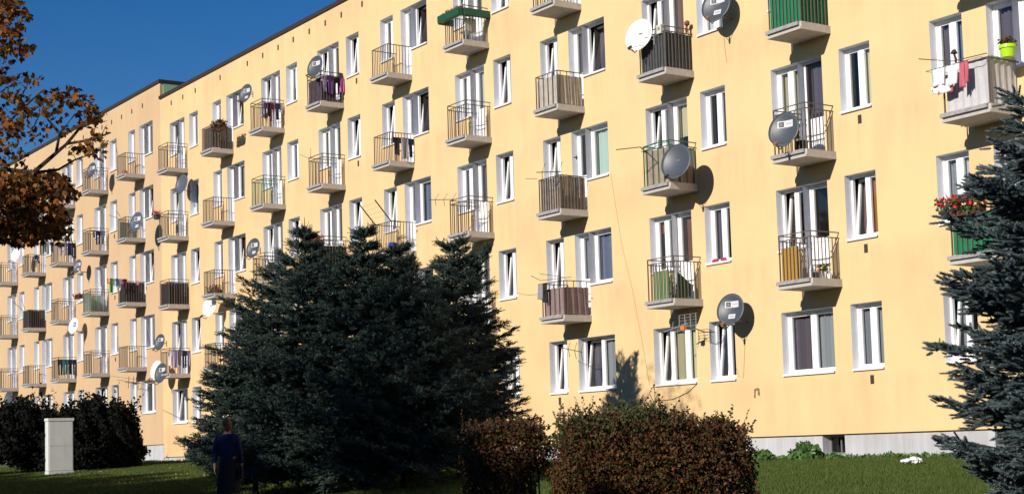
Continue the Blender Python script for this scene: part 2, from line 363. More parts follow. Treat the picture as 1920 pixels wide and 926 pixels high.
def opening(B, u, z, w, h, mull, tilts, curs, door=False, sashmat=None, sillcol=None, split=None, seed=0, revbot=True):
    o = par(B, link('balcony_door' if door else 'window', cached(('f', w, h, tuple(mull), door), lambda: frame_mesh(w, h, mull, door)), None, (u, 0, z)))
    sides = ('L' if not door else '') + 'R'
    def rev():
        mb = MB(); e = RV+.01
        mb.quad((0, 0, 0), (0, e, 0), (0, e, h), (0, 0, h)).quad((w, 0, 0), (w, e, 0), (w, e, h), (w, 0, h)).quad((0, 0, h), (w, 0, h), (w, e, h), (0, e, h)).quad((0, 0, 0), (w, 0, 0), (w, e, 0), (0, e, 0))
        return mb.mesh('reveal', mReveal)
    link('reveal', cached(('r', w, h, revbot), rev), o)
    xs = [.04]+[m for m in mull]+[w-.04]
    for i in range(len(xs)-1):
        a = xs[i]+(.02 if i == 0 else .035); b = xs[i+1]-(.02 if i == len(xs)-2 else .035); sw = round(b-a, 3); sh = round(h-.10, 3)
        ang = math.radians(7.5) if i in tilts else 0; sm = sashmat or mPVC
        sp = split
        loc = (a, RV+.045, .05)
        link('sash', cached(('s', sw, sh, ang, sm.name, sp), lambda: sash_mesh(sw, sh, ang, sm, sp)), o, loc)
        if sp:
            link('door_panel', cached(('dp', sw, sp), lambda: MB().box(.05, sw-.05, -.012, .012, .05, sp).mesh('door_panel', mPVC)), o, loc)
            link('pane', cached(('p', sw, sh, ang, sp), lambda: pane_mesh(sw, sh, ang, sp+.08)), o, loc)
        else: link('pane', cached(('p', sw, sh, ang), lambda: pane_mesh(sw, sh, ang)), o, loc)
        k = curs[i % len(curs)] if curs else None
        if k:
            kk, fr = (k if isinstance(k, tuple) else (k, 1.0)); cz = .05 if fr > 0 else h*(1+fr); ch = h*abs(fr)-.08
            link('curtain', cached(('c', sw, kk, fr, seed % 3), lambda: curtain_mesh(sw, ch, kk, seed)), o, (a, RV+.13+(.16 if ang else 0), cz))
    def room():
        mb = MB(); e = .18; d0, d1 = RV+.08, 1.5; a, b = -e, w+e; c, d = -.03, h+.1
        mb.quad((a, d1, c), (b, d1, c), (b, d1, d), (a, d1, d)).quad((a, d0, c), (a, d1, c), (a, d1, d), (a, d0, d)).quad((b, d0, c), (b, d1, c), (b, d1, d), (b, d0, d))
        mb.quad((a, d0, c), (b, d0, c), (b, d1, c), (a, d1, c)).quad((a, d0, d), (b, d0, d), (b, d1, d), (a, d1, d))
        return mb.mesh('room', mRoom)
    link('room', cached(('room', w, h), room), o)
    if not door:
        def sill():
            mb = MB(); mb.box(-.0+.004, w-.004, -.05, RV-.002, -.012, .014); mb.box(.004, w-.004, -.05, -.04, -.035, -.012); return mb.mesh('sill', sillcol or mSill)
        link('sill', cached(('sill', w, (sillcol or mSill).name), sill), o)
    return o
mBrownPVC = mat('dark_brown_window_wood', (.06, .035, .03), .5)
mSashBlack = mat('charcoal_sash', (.03, .025, .035), .4)
DEFC = [None, 'dim', 'sheer', 'grey', 'white', ('white', .45), 'bluegrey', None, 'sheer', ('cream', -.4), 'beige', ('white', -.55), 'dim', 'brown']
# (column, floor, piece) -> (tilted sashes, curtains); pieces: N, Q, W (window), D (door)
SPEC = {('N9', 2): ((), [None, 'cream']), ('N9', 1): ((0,), ['brown', 'orange']), ('N9', 0): ((), ['sheer', 'grey']),
        ('S9', 2, 'W'): ((), ['beige', 'beige']), ('S9', 1, 'W'): ((0,), ['orange', None]), ('S9', 0, 'W'): ((), ['dim', 'grey']),
        ('S9', 1, 'D'): ((), [None]), ('S9', 2, 'D'): ((), ['dim']),
        ('N7', 2): ((), [None, 'grey']), ('N7', 1): ((), ['dim', None]), ('N7', 0): ((0,), ['blue', None]), ('N7', 3): ((), ['white', 'white']),
        ('S7', 3, 'W'): ((0,), ['dim', 'dim']), ('S7', 2, 'W'): ((0,), [None, 'bluegrey']), ('S7', 1, 'W'): ((), [('red', -.27), None]), ('S7', 0, 'W'): ((0,), ['cream', 'beige']),
        ('P5', 3, 'Q'): ((0,), [None]), ('P5', 3, 'W'): ((0,), ['dim']), ('P5', 2, 'W'): ((), ['mint']), ('P5', 2, 'Q'): ((0,), ['cream']), ('P5', 1, 'Q'): ((0,), ['dim']),
        ('P5', 1, 'W'): ((), ['bluegrey']), ('P5', 3, 'D'): ((), ['dim']), ('P5', 2, 'D'): ((), [None]), ('P5', 1, 'D'): ((), ['sheer']),
        ('P5', 0, 'Q'): ((0,), ['dim']), ('P5', 0, 'W'): ((0,), ['dim', 'grey']),
        ('S4', 3, 'W'): ((), ['grey', 'bluegrey']), ('S4', 2, 'W'): ((), ['bluegrey', 'bluegrey']), ('N4', 3): ((0,), ['dim', None]), ('N4', 2): ((0,), ['grey', 'dim']), ('N4', 1): ((0,), ['dim', None]), ('N4', 0): ((0,), ['dim', None]),
        ('P3', 4, 'D'): ((), ['mint']), ('P3', 4, 'W'): ((0,), ['dim']), ('P3', 3, 'W'): ((0,), ['bluegrey']), ('P3', 3, 'Q'): ((0,), [None]), ('P3', 2, 'W'): ((), ['bluegrey']),
        ('N2', 4): ((0,), ['dim', None]), ('N2', 3): ((0,), ['dim', None]), ('N2', 2): ((0,), ['dim', None]), ('S2', 4, 'W'): ((0,), ['dim', 'blue']),
        ('P9', 2, 'Q'): ((), ['dim', 'bluegrey']), ('P9', 2, 'D'): ((), ['dim']), ('P9', 2, 'W'): ((), ['dim']), ('P9', 1, 'Q'): ((), ['grey', 'white']), ('P9', 1, 'D'): ((), ['white']),
        ('P9', 0, 'Q'): ((0,), ['grey', None]), ('S0', 3, 'W'): ((0,), [None, 'sheer']), ('S0', 1, 'W'): ((0,), [None, 'grey'])}
def spec(*k):
    if k in SPEC: return SPEC[k]
    r = random.Random(hash(str(k)) if False else sum(ord(ch)*(i+3)*7 for i, ch in enumerate(str(k))))
    return ((0,) if r.random() < .3 else ()), [r.choice(DEFC), r.choice(DEFC)]
def windows(B, cols, z0):
    for nm, t, u in cols:
        for f in range(5):
            z = z0+H*f; dz = SLABZ+SLABT+.02; seed = sum(map(ord, nm))+f
            if t == 'N':
                ti, cu = spec(nm, f); opening(B, u, z, WN, HW, [.45], ti, cu, seed=seed)
            elif t == 'S':
                ti, cu = spec(nm, f, 'W')
                if f == 0: opening(B, u, z, WS, HW, [.45, 1.05] if nm == 'S7' else [.80], ti, cu, seed=seed)
                else:
                    opening(B, u, z, WWIN, HW, [.42], ti, cu, seed=seed); ti, cu = spec(nm, f, 'D')
                    opening(B, u+WWIN, z+dz, round(WS-WWIN, 4), HW-dz, [], (), cu, door=True, split=.86, seed=seed, sashmat=mSashBlack if (nm, f) == ('S9', 2) else None)
            else:
                pw = PWX.get(nm, PW)
                ti, cu = spec(nm, f, 'Q'); opening(B, u, z, WQ, HW, [.42], ti, cu, seed=seed)
                ti, cu = spec(nm, f, 'W')
                if f == 0: opening(B, u+pw, z, WW, HW, [.80], ti, cu, seed=seed)
                else:
                    opening(B, u+pw+WDOOR, z, round(WW-WDOOR, 4), HW, [], ti, cu, seed=seed); ti, cu = spec(nm, f, 'D')
                    opening(B, u+pw, z+dz, WDOOR, HW-dz, [], (), cu, door=True, split=.86, seed=seed)
windows(B1, C1, ZS); windows(B2, C2, ZS+.54)

# ---- balconies
def slab_mesh():
    mb = MB(); w, d, t = SLABW, SLABD, SLABT
    mb.box(0, w, -d+.03, 0, 0, t); mb.box(.0, w-.002, -d, -d+.028, 0, .055)
    return mb.mesh('balcony', mConc)
def drip_mesh():
    mb = MB(); w, d, t = SLABW, SLABD, SLABT
    mb.box(-.02, w-.06, -d-.03, -d+.026, .095, t+.004); mb.box(-.02, w-.06, -d+.026, -d+.12, t+.002, t+.010); return mb.mesh('drip_edge', mFlash)
def rails(kind):
    mb = MB(); w, d, t = SLABW-.04, SLABD-.06, SLABT; x0 = .04; zs = (1.02, .90) if kind == 'S' else (.90,)
    for i, z in enumerate(zs):
        r = .011; z += t
        mb.box(x0-r, w+r, -d-r, -d+r, z-r, z+r).box(x0-r, x0+r, -d+r, -.0, z-r, z+r).box(w-r, w+r, -d+r, -.0, z-r, z+r)
    for (x, y) in ((x0, -d), (w, -d)): mb.box(x-.012, x+.012, y-.012, y+.012, t, t+zs[0]-.011)
    return mb
def bar_spots():
    w, d = SLABW-.04, SLABD-.06; x0 = .04; P = []
    P += [(x0+(w-x0)*k/9, -d) for k in range(1, 9)]
    P += [(w, -d*k/8) for k in range(1, 8)]; P += [(x0, -d*k/7) for k in range(1, 7)]
    return P
BARN = [0]
def screen_mesh(style, m, hgt, sides='FR', sag=0.0, seed=0, bottom=.03):
    w, d, t = SLABW-.055, SLABD-.078, SLABT; x0 = .058; mb = MB(); rr = random.Random(seed)
    def path():
        P = []
        if 'L' in sides: P += [((x0, -d*i/14), (1, 0)) for i in range(0, 14)]
        if 'F' in sides: P += [((x0+(w-x0)*i/26, -d), (0, 1)) for i in range(27)]
        if 'R' in sides: P += [((w, -d+d*i/22), (-1, 0)) for i in range(1, 22)]
        if 'r' in sides: P += [((w, -d+d*i/22), (-1, 0)) for i in range(1, 16)]
        return P
    P = path()
    if style == 'slats':
        for (p, n), (q, n2) in zip(P, P[1:]):
            if abs(p[0]-q[0])+abs(p[1]-q[1]) > .2: continue
            k = rr.uniform(-.01, .012); a = np.array([p[0], p[1]]); b = a+(np.array(q)-a)*.95
            o = np.array(n)*(.004+rr.random()*.008)
            mb.quad((a[0]+o[0], a[1]+o[1], t+bottom), (b[0]+o[0], b[1]+o[1], t+bottom), (b[0]+o[0], b[1]+o[1], t+hgt+k), (a[0]+o[0], a[1]+o[1], t+hgt+k))
    else:
        amp = .012 if style == 'cloth' else .006; rows = 5
        grid = []
        for j in range(rows+1):
            row = []
            for i, (p, n) in enumerate(P):
                z = bottom+(hgt-bottom)*j/rows; o = amp*(1+math.sin(i*1.35+seed+.35*j))*(1.2-j/rows*.7)+ (sag*math.sin(math.pi*j/rows))
                if style == 'corr': o = .014*(i % 2)
                row.append((p[0]+n[0]*o, p[1]+n[1]*o, t+z+(rr.uniform(-.012, .006) if j == rows and style == 'cloth' else 0)))
            grid.append(row)
        for j in range(rows):
            for i in range(len(P)-1): mb.quad(grid[j][i], grid[j][i+1], grid[j+1][i+1], grid[j+1][i])
    return mb.mesh('privacy_screen', m)
def fab(name, col, **k): return mat(name, col, .9, var=k.pop('var', .15), scale=6, **k)
mBeigeF = fab('beige_grey_cloth', (.42, .37, .31)); mReed = fab('grey_brown_reed', (.20, .165, .145), var=.3); mMauve = fab('mauve_plastic_sheet', (.24, .17, .17))
mSlate = fab('slate_cloth', (.055, .068, .075), var=.25); mTan = fab('tan_mesh_cloth', (.30, .235, .175)); mGreen = fab('green_corrugated_plastic', (.004, .17, .065))
mWhiteF = fab('pale_grey_tarpaulin', (.50, .49, .50), var=.06); mBlackF = fab('black_cloth', (.018, .017, .016), var=.4); mUmber = fab('umber_reed', (.085, .07, .058), var=.35)
mGlassG = mat('pale_green_panel', (.35, .45, .33), .3); mDarkP = fab('dark_purple_cloth', (.06, .045, .075), var=.4); mRedBox = mat('maroon_plastic', (.16, .03, .02), .5)
mYel = fab('mustard_board', (.38, .21, .03), var=.1); mGreyGr = mat('grey_green_panel', (.20, .22, .18), .6)
SCR = {('P5', 3): ('cloth', mBeigeF, .80, 'FR', 0), ('P5', 2): ('slats', mReed, .88, 'FR', 0), ('P5', 1): ('cloth', mMauve, .74, 'FR', 0), ('S7', 3): ('cloth', mSlate, .88, 'FR', 0),
       ('S7', 2): ('cloth', mTan, .88, 'FR', 0), ('S9', 3): ('corr', mGreen, .95, 'LFR', 0), ('P9', 2): ('cloth', mWhiteF, .95, 'LFR', .02), ('P9', 1): ('corr', mGreen, .78, 'LFR', 0),
       ('P0', 4): ('slats', mUmber, .86, 'FR', 0), ('S0', 2): ('slats', mBlackF, .88, 'LFR', 0), ('P8', 2): ('slats', mBlackF, .86, 'LFR', 0), ('P6', 2): ('slats', mBlackF, .88, 'LFR', 0),
       ('P8', 3): ('cloth', mGreyGr, .8, 'L', 0), ('S8', 2): ('cloth', mGlassG, .85, 'LF', 0), ('S2', 4): ('cloth', mDarkP, .82, 'Fr', .02), ('S2', 2): ('cloth', mBlackF, .7, 'FR', 0)}
SCRL = {('P5', 3): 'beige grey cloth screen tied inside the bars', ('P5', 2): 'screen of narrow grey-brown slats', ('P5', 1): 'mauve sheet screen', ('S7', 3): 'dark slate cloth screen',
        ('S7', 2): 'tan screen behind green bars', ('S9', 3): 'bright green corrugated screen', ('P9', 2): 'pale grey tarpaulin wrapped round the balcony', ('P9', 1): 'green corrugated screen below red flowers',
        ('P0', 4): 'dark umber reed screen', ('S0', 2): 'black slatted screen', ('P8', 2): 'black screen behind the laundry', ('P6', 2): 'black slatted screen', ('P8', 3): 'grey green panel', ('S8', 2): 'pale green translucent panel',
        ('S2', 4): 'dark purple cloth', ('S2', 2): 'black cloth screen'}
GREENR = {('S7', 2), ('S1', 3)}
def balconies(B, cols):
    sm = cached('slab', slab_mesh); dm = cached('drip', drip_mesh)
    order = [c for c in cols if c[1] in 'SP']
    for nm, t, u in order:
        for f in range(1, 5):
            o = par(B, link('balcony', sm, None, (slab_x(nm), 0, COLU[nm][2]+H*f+SLABZ)))
            if nm == 'P9': o.scale = (1.12, 1.05, 1)
            link('drip_edge', dm, o)
            rm = mRailG if (nm, f) in GREENR else mRail
            top = .90
            o_r = link('handrail', cached(('rail', t, rm.name), lambda: rails(t).mesh('handrail', rm)), o)
            sp = bar_spots(); sparse = (nm, f) in {('P5', 3), ('P5', 1), ('S7', 2)}
            if sparse: sp = sp[::2]
            near = nm in ('S9', 'S7', 'P5', 'S4') or (nm, f) in (('P3', 4), ('P3', 3))
            if (nm, f) == ('P9', 2): pass
            elif near and BARN[0]+len(sp) <= 300 and (nm, f) not in (('S9', 3), ('P5', 2)):
                BARN[0] += len(sp)
                bm = cached(('bar', rm.name), lambda: MB().box(-.008, .008, -.008, .008, 0, top-.012).mesh('bar', rm))
                for x, y in sp: link('bar', bm, o, (x, y, SLABT))
            else:
                def ab():
                    mb = MB()
                    for x, y in sp: mb.box(x-.008, x+.008, y-.008, y+.008, SLABT, SLABT+top-.012)
                    return mb.mesh('railing_bars', rm)
                link('railing_bars', cached(('bars', rm.name, len(sp)), ab), o)['kind'] = 'stuff'
            if (nm, f) in SCR:
                st, m, hh, sd_, sg = SCR[(nm, f)]
                link('privacy_screen', screen_mesh(st, m, hh, sd_, sg, f), o)['label'] = SCRL[(nm, f)]
balconies(B1, C1); balconies(B2, C2)

# ------------------------------------------------------------------ satellite dishes
mDishD = mat('slate_dish_paint', (.060, .072, .088), .45); mDishW = mat('white_dish_paint', (.80, .79, .78), .4); mDishG = mat('blue_grey_dish_paint', (.085, .10, .13), .35)
mLabel = mat('pale_label', (.62, .60, .62), .5); mInk = mat('dark_label_print', (.05, .05, .055), .5); mBlueInk = mat('blue_label_print', (.06, .14, .42), .5)
mLNB = mat('orange_brown_receiver_cap', (.35, .16, .06), .5); mSteel = mat('dull_steel', (.16, .15, .15), .5, metal=.4)
def dish_mesh(m, rx, rz):
    mb = MB(); n, k = 28, 6; tl = math.radians(12)
    def P(r, a, off):
        x = rx*r*math.cos(a); z = rz*r*math.sin(a); y = .085*(1-r*r)+off
        if z < -rz*.55: x *= 1-.18*((-z/rz-.55)/.45)
        return (x, y*math.cos(tl)+z*math.sin(tl), z*math.cos(tl)-y*math.sin(tl))
    for off in (0, .014):
        b = len(mb.v); mb.v.append(P(0, 0, off))
        for i in range(1, k+1): mb.v += [P(i/k, 2*math.pi*j/n, off) for j in range(n)]
        for j in range(n): mb.f.append((b, b+1+j, b+1+(j+1) % n))
        for i in range(k-1):
            for j in range(n): mb.f.append((b+1+i*n+j, b+1+(i+1)*n+j, b+1+(i+1)*n+(j+1) % n, b+1+i*n+(j+1) % n))
    q = 1+(k-1)*n; h = len(mb.v)//2
    for j in range(n): mb.f.append((q+j, h+q+j, h+q+(j+1) % n, q+(j+1) % n))
    return mb.mesh('reflector', m, True)
def dish(px, py, dep, label, m, sc=1.0, decal=2, side=None, blue=False, dark_lnb=False):
    p = on(px, py, -dep); a = math.radians(15); rx, rz = .40*sc, .42*sc; tl = math.radians(12)
    o = empty('satellite_dish', p, a, label, 'satellite dish', 'satellite dishes on the facade')
    link('reflector', cached(('dish', m.name, sc), lambda: dish_mesh(m, rx, rz)), o)
    def dp(x, z, lift):
        r2 = (x/rx)**2+(z/rz)**2; y = .085*(1-r2)-lift
        return (x, y*math.cos(tl)+z*math.sin(tl), z*math.cos(tl)-y*math.sin(tl))
    def patch(x0, x1, z0, z1, lift, mm, nme, par_):
        mb = MB(); n = 4
        for i in range(n):
            for j in range(2):
                xa, xb = x0+(x1-x0)*i/n, x0+(x1-x0)*(i+1)/n; za, zb = z0+(z1-z0)*j/2, z0+(z1-z0)*(j+1)/2
                mb.quad(dp(xa, za, lift), dp(xb, za, lift), dp(xb, zb, lift), dp(xa, zb, lift))
        return mb.build(nme, mm, par_)
    if blue:
        patch(-.10, .10, -.02, .20, .004, mBlueInk, 'maker_plate', o); pp = patch(-.05, .05, .05, .13, .007, mLabel, 'maker_emblem', o)
    elif decal:
        d = patch(-.20*sc, .20*sc, .07*sc, .23*sc, .004, mLabel, 'maker_plate', o)
        patch(-.17*sc, -.04*sc, .09*sc, .21*sc, .007, mInk, 'printed_square', d); patch(-.13*sc, -.08*sc, .12*sc, .18*sc, .010, mat('label_grey', (.22, .22, .23)), 'printed_emblem', d)
        patch(.01*sc, .17*sc, .145*sc, .162*sc, .007, mat('label_print_faint', (.38, .34, .36)), 'printed_line', d)
        if decal > 1:
            e = patch(-.08*sc, .12*sc, -.22*sc, -.10*sc, .004, mLabel, 'small_plate', o); patch(-.05*sc, .09*sc, -.18*sc, -.14*sc, .007, mat('label_print_faint', (.38, .34, .36)), 'printed_line', e)
    arm = MB(); b0 = dp(0, -rz*.96, .0); tip = (0, -.40*sc, -.40*sc)
    arm.tube([b0, (0, b0[1]-.1, b0[2]-.08), tip], .013, 6); arm.tube([dp(-rx*.5, -rz*.7, 0), tip], .007, 5).tube([dp(rx*.5, -rz*.7, 0), tip], .007, 5); arm.build('feed_arm', mSteel, o)
    lb = MB().tube([(tip[0], tip[1]-.02, tip[2]-.01), (tip[0], tip[1]+.08, tip[2]+.06)], [.035, .028], 10); lb.tube([(tip[0], tip[1]+.0, tip[2]-.05), (tip[0], tip[1]+.0, tip[2]+.03)], .018, 6)
    lb.build('receiver', mDark if dark_lnb else mLNB, o)
    br = MB(); br.box(-.06, .06, .09, .15, -.12, .06); c, s_ = math.cos(-a), math.sin(-a)
    def wl_(dx, dy, dz): return (c*dx-s_*dy, s_*dx+c*dy, dz)
    if side is None: br.tube([(0, .12, -.03), wl_(0, .12+.05, -.25), wl_(0, dep-.002, -.28)], .019, 8); 
    else:
        br.tube([(0, .12, -.03), wl_(*[v*.6 for v in side]), wl_(*side)], .016, 8); br.tube([wl_(side[0], side[1], side[2]-.12), wl_(side[0], side[1], side[2]+.12)], .02, 8)
    br.build('bracket', mSteel, o)
    return o
dish(1342, 10, .50, 'dark grey dish on the wall by the topmost narrow window, cropped by the top edge', mDishD)
dish(1197, 66, 1.08, 'large white dish at the left side of the slate screened balcony', mDishW, 1.0, 0, side=(.40, .16, -.2), dark_lnb=True)
dish(1267, 303, 1.02, 'big plain blue grey dish in front of the tan balcony with green bars', mDishD, 1.06, 0, side=(-.25, .34, -.1), dark_lnb=True)
dish(1469, 243, 1.10, 'dark dish with a white plate in front of the open balcony with the black door', mDishD, .96, 1, side=(.2, .22, -.1))
dish(1369, 580, .52, 'dark dish above the ground floor narrow window, its round shadow on the wall', mDishD, .92)
dish(460, 175, .95, 'dark dish left of the topmost balcony hung with dark and red clothes', mDishD, .86, 2, side=(.42, .1, -.12))
dish(590, 125, 1.05, 'dark dish over the rail of the top balcony with purple cloth', mDishD, .92, 1, side=(.3, .18, -.22))
dish(474, 465, .95, 'dark dish left of the balcony just above the spruce tops', mDishD, .90, 2, side=(.42, .1, -.15))
dish(340, 345, .45, 'plain grey dish under the top balcony beside the roof joint', mDishG, .98, 0)
dish(255, 416, 1.10, 'blue grey dish covering the balcony with grey green panel left of the joint', mDishG, 1.05, 2, side=(.1, .22, -.1))
dish(171, 319, 1.05, 'dark dish on the top balcony at the end of the maple branch', mDishD, .86, 1, side=(.3, .16, -.1))
dish(392, 575, .60, 'bright white dish on the wall above the left shoulder of the spruces', mDishW, 1.0, 0, dark_lnb=True)
dish(299, 641, .80, 'slate dish just left of the balcony of hanging shirts', mDishD, .82, 1, side=(.5, .1, -.1))
dish(293, 694, .75, 'white dish half hidden behind a dark one below the shirts', mDishW, 1.0, 0)
dish(301, 699, 1.0, 'dark dish in front of a white one at the foot of the roof joint line', mDishD, 1.0, 1, side=(.4, .1, .1))
dish(137, 611, .60, 'white dish with a round blue emblem in the far left section', mDishW, .95, 0, blue=True)
dish(145, 499, .60, 'grey dish with plates under the balcony crowded with laundry', mDishG, .80, 2)
dish(29, 477, 1.0, 'white dish at the extreme left beside the picture edge', mDishW, .95, 0, side=(-.3, .2, -.1))
dish(15, 746, .60, 'dark dish low at the left edge behind the bushes', mDishD, .9, 0)

# ------------------------------------------------------------------ laundry
def cmat(name, col): return mat('cloth_'+name, col, .9, var=.12, scale=10)
CL = dict(black=(.015, .015, .02), navy=(.02, .03, .09), white=(.78, .76, .78), grey=(.25, .25, .28), red=(.35, .02, .03), pink=(.50, .12, .16), purple=(.12, .05, .20), lilac=(.36, .30, .48),
          green=(.10, .28, .06), orange=(.85, .12, .02), blue=(.05, .16, .42), maroon=(.16, .015, .05), denim=(.03, .045, .075), skyblue=(.35, .50, .62), teal=(.03, .14, .16), beige=(.5, .42, .32), magenta=(.5, .10, .35))
def garment_mesh(kind, w, h, m, seed):
    rr = random.Random(seed); nx, nz = 10, 12; mb = MB(); ph = rr.random()*6; ids = {}
    def inside(i, j):
        x = (i+.5)/nx; z = (j+.5)/nz            # z from the top down
        if kind == 'shirt': return .22 < x < .78 or z < .34 and not (x < .1 and z < .1)
        if kind == 'trousers': return z < .3 or (x < .44 or x > .56)
        if kind == 'sock': return (x < .55) or z > .75
        return True
    def vid(i, j, k):
        if (i, j, k) not in ids:
            x = i/nx; z = j/nz; sq = 1-.22*z*(1 if kind != 'towel' else .3)
            ids[(i, j, k)] = len(mb.v); mb.v.append(((x-.5)*w*sq+.5*w, .03*math.sin(x*9+ph+z*2)*z+.012*math.sin(x*23+ph)+k*.008, -z*h-(.02*math.sin(x*7+ph) if j == nz else 0)))
        return ids[(i, j, k)]
    for i in range(nx):
        for j in range(nz):
            if not inside(i, j): continue
            for k in (0, 1): mb.f.append((vid(i, j, k), vid(i+1, j, k), vid(i+1, j+1, k), vid(i, j+1, k)))
            for (a, b, di, dj) in (((i, j), (i, j+1), -1, 0), ((i+1, j), (i+1, j+1), 1, 0), ((i, j), (i+1, j), 0, -1), ((i, j+1), (i+1, j+1), 0, 1)):
                ii, jj = i+di, j+dj
                if not (0 <= ii < nx and 0 <= jj < nz) or not inside(ii, jj):
                    mb.f.append((vid(*a, 0), vid(*b, 0), vid(*b, 1), vid(*a, 1)))
    return mb.mesh(kind, m, True)
ORD = ['first', 'second', 'third', 'fourth', 'fifth', 'sixth', 'seventh', 'eighth']
GN = {'shirt': 'shirt', 'trousers': 'pair of trousers', 'towel': 'towel', 'sock': 'sock'}
def laundry(col, f, items, place, fy=1.0, fz=.86, x0=.02, rail_end=False):
    x = x0
    for i, (kind, c, w, h) in enumerate(items):
        p = BP(col, f, x, fy, fz); q = BP(col, f, 1.075+(.03 if i % 2 else 0), rail_end-(x-x0), fz) if rail_end else None
        me = garment_mesh(kind, w, h, cmat(c, CL[c]), i*7+f+ord(col[0]))
        o = link(kind if kind != 'trousers' else 'trousers', me, None, q if rail_end else p, math.pi/2*-1 if False else (math.pi/2 if rail_end else 0))
        tag(o, '%s %s, %s in line %s' % (c, GN[kind], ORD[i], place), 'laundry', 'laundry on the balconies')
        x += w*.92
def washline(col, f, fy, fz, x0=-.02, x1=1.07, lab=None):
    a, b = BP(col, f, x0, fy, fz), BP(col, f, x1, fy, fz)
    o = MB().tube([a, b], .006, 5).tube([a, (a[0], -.86, a[2])], .006, 5).tube([b, (b[0], -.86, b[2])], .006, 5).build('clothes_rail', mSteel)
    tag(o, lab, 'clothes rail', 'clothes rails')
washline('P9', 2, 1.12, .88, -.2, 1.1, 'thin clothes rail in front of the pale grey tarpaulin balcony')
laundry('P9', 2, [('towel', 'white', .34, .34), ('shirt', 'white', .40, .40), ('towel', 'pink', .12, .50), ('towel', 'pink', .10, .42)], 'in front of the grey tarpaulin balcony', 1.12, .88, -.06)
tag(link('towel', garment_mesh('towel', .42, .22, cmat('pink', CL['pink']), 3), None, BP('P9', 2, .0, 1.06, .60)), 'pink cloth hanging lowest under the white washing', 'laundry', 'laundry on the balconies')
tag(link('towel', garment_mesh('towel', .46, .26, cmat('white', CL['white']), 5), None, BP('P9', 2, -.06, 1.10, .64)), 'white cloth hung below the upper white towel at the grey tarpaulin balcony', 'laundry', 'laundry on the balconies')
laundry('P5', 1, [('towel', 'grey', .24, .42), ('trousers', 'black', .20, .52)], 'in front of the mauve screened balcony', .98, .90, .0)
laundry('S1', 4, [('shirt', 'purple', .18, .60), ('towel', 'black', .13, .5), ('trousers', 'red', .16, .66), ('shirt', 'navy', .24, .6), ('towel', 'white', .12, .3)], 'on the top balcony with red trousers', .78, .86, .10, rail_end=.86)
laundry('S2', 4, [('shirt', 'lilac', .26, .55), ('towel', 'purple', .24, .60), ('trousers', 'black', .26, .62), ('towel', 'magenta', .14, .5)], 'on the top balcony with purple cloth', .90, .86, .10, rail_end=.88)
laundry('S0', 1, [('shirt', 'white', .26, .62), ('towel', 'lilac', .18, .70), ('shirt', 'grey', .24, .6), ('trousers', 'navy', .2, .7), ('shirt', 'lilac', .22, .6)], 'on the lowest balcony right of the joint', .99, .92, .02, rail_end=1.0)
laundry('P8', 2, [('sock', 'orange', .12, .22), ('towel', 'green', .14, .62), ('shirt', 'white', .14, .3), ('towel', 'blue', .14, .32), ('shirt', 'white', .18, .5), ('shirt', 'maroon', .22, .40)], 'on the black balcony left of the joint', 1.12, .98, -.35, rail_end=1.75)
tag(link('towel', garment_mesh('towel', .26, .12, cmat('magenta', CL['magenta']), 9), None, BP('P8', 2, .95, .4, .86)), 'pink cloth over the right rail of the black screened balcony with laundry', 'laundry', 'laundry on the balconies')
laundry('S8', 3, [('sock', 'black', .12, .30), ('trousers', 'navy', .22, .62), ('shirt', 'grey', .26, .60)], 'on the open balcony beneath the maple twigs', .70, .88, .25, rail_end=.75)
laundry('S6', 3, [('trousers', 'black', .22, .62), ('towel', 'green', .10, .5), ('shirt', 'white', .20, .6), ('shirt', 'navy', .2, .5)], 'on the far balcony crowded with washing', 1.35, .92, -.35, rail_end=1.75)
laundry('S6', 3, [('shirt', 'lilac', .24, .62), ('shirt', 'grey', .26, .6), ('towel', 'navy', .2, .6), ('trousers', 'black', .2, .7)], 'by the wall of that crowded far balcony', .95, .92, .25, rail_end=.86)
laundry('S6', 1, [('trousers', 'denim', .26, .74), ('trousers', 'teal', .26, .72), ('shirt', 'denim', .26, .7), ('trousers', 'navy', .22, .72)], 'on the far left balcony covered in jeans', .98, .90, .0, rail_end=.92)
laundry('P6', 3, [('trousers', 'denim', .18, .60), ('sock', 'navy', .12, .4)], 'on the open balcony near the left edge', .80, .86, .35, rail_end=.6)
laundry('P3', 3, [('shirt', 'black', .34, .55), ('towel', 'grey', .24, .66), ('shirt', 'navy', .25, .6)], 'inside the balcony above the two dark poles', .55, .74, .12, rail_end=.80)

# ------------------------------------------------------------------ flowers, pots and other things kept on the balconies
mLeafD = leafmat('pot_leaves', [(.03, .07, .015), (.06, .12, .03), (.10, .14, .03)]); mRedF = leafmat('red_petals', [(.45, .01, .01), (.75, .02, .02), (.55, .01, .06)])
mPinkF = leafmat('pink_petals', [(.7, .15, .25), (.75, .3, .3)]); mRust = leafmat('rusty_plant', [(.16, .05, .02), (.08, .05, .02), (.05, .04, .02)])
QT = np.array([(-.5, 0, 0), (.5, 0, 0), (.35, 1, .12), (-.35, 1, .12)]); QF = np.array([(0, 1, 2, 3)])
def leafcloud(name, m, P, size, parent=None, up=.4):
    D = RG.normal(size=P.shape); D[:, 2] += up; X, Y, Z = frames(D)
    V, F = scatter(QT, QF, P, X, Y, Z, RG.uniform(.7, 1.3, len(P))*size)
    me = np_mesh(name, V, F, m); return link(name, me, parent)
def boxpts(n, x0, x1, y0, y1, z0, z1): return np.stack([RG.uniform(x0, x1, n), RG.uniform(y0, y1, n), RG.uniform(z0, z1, n)], 1)
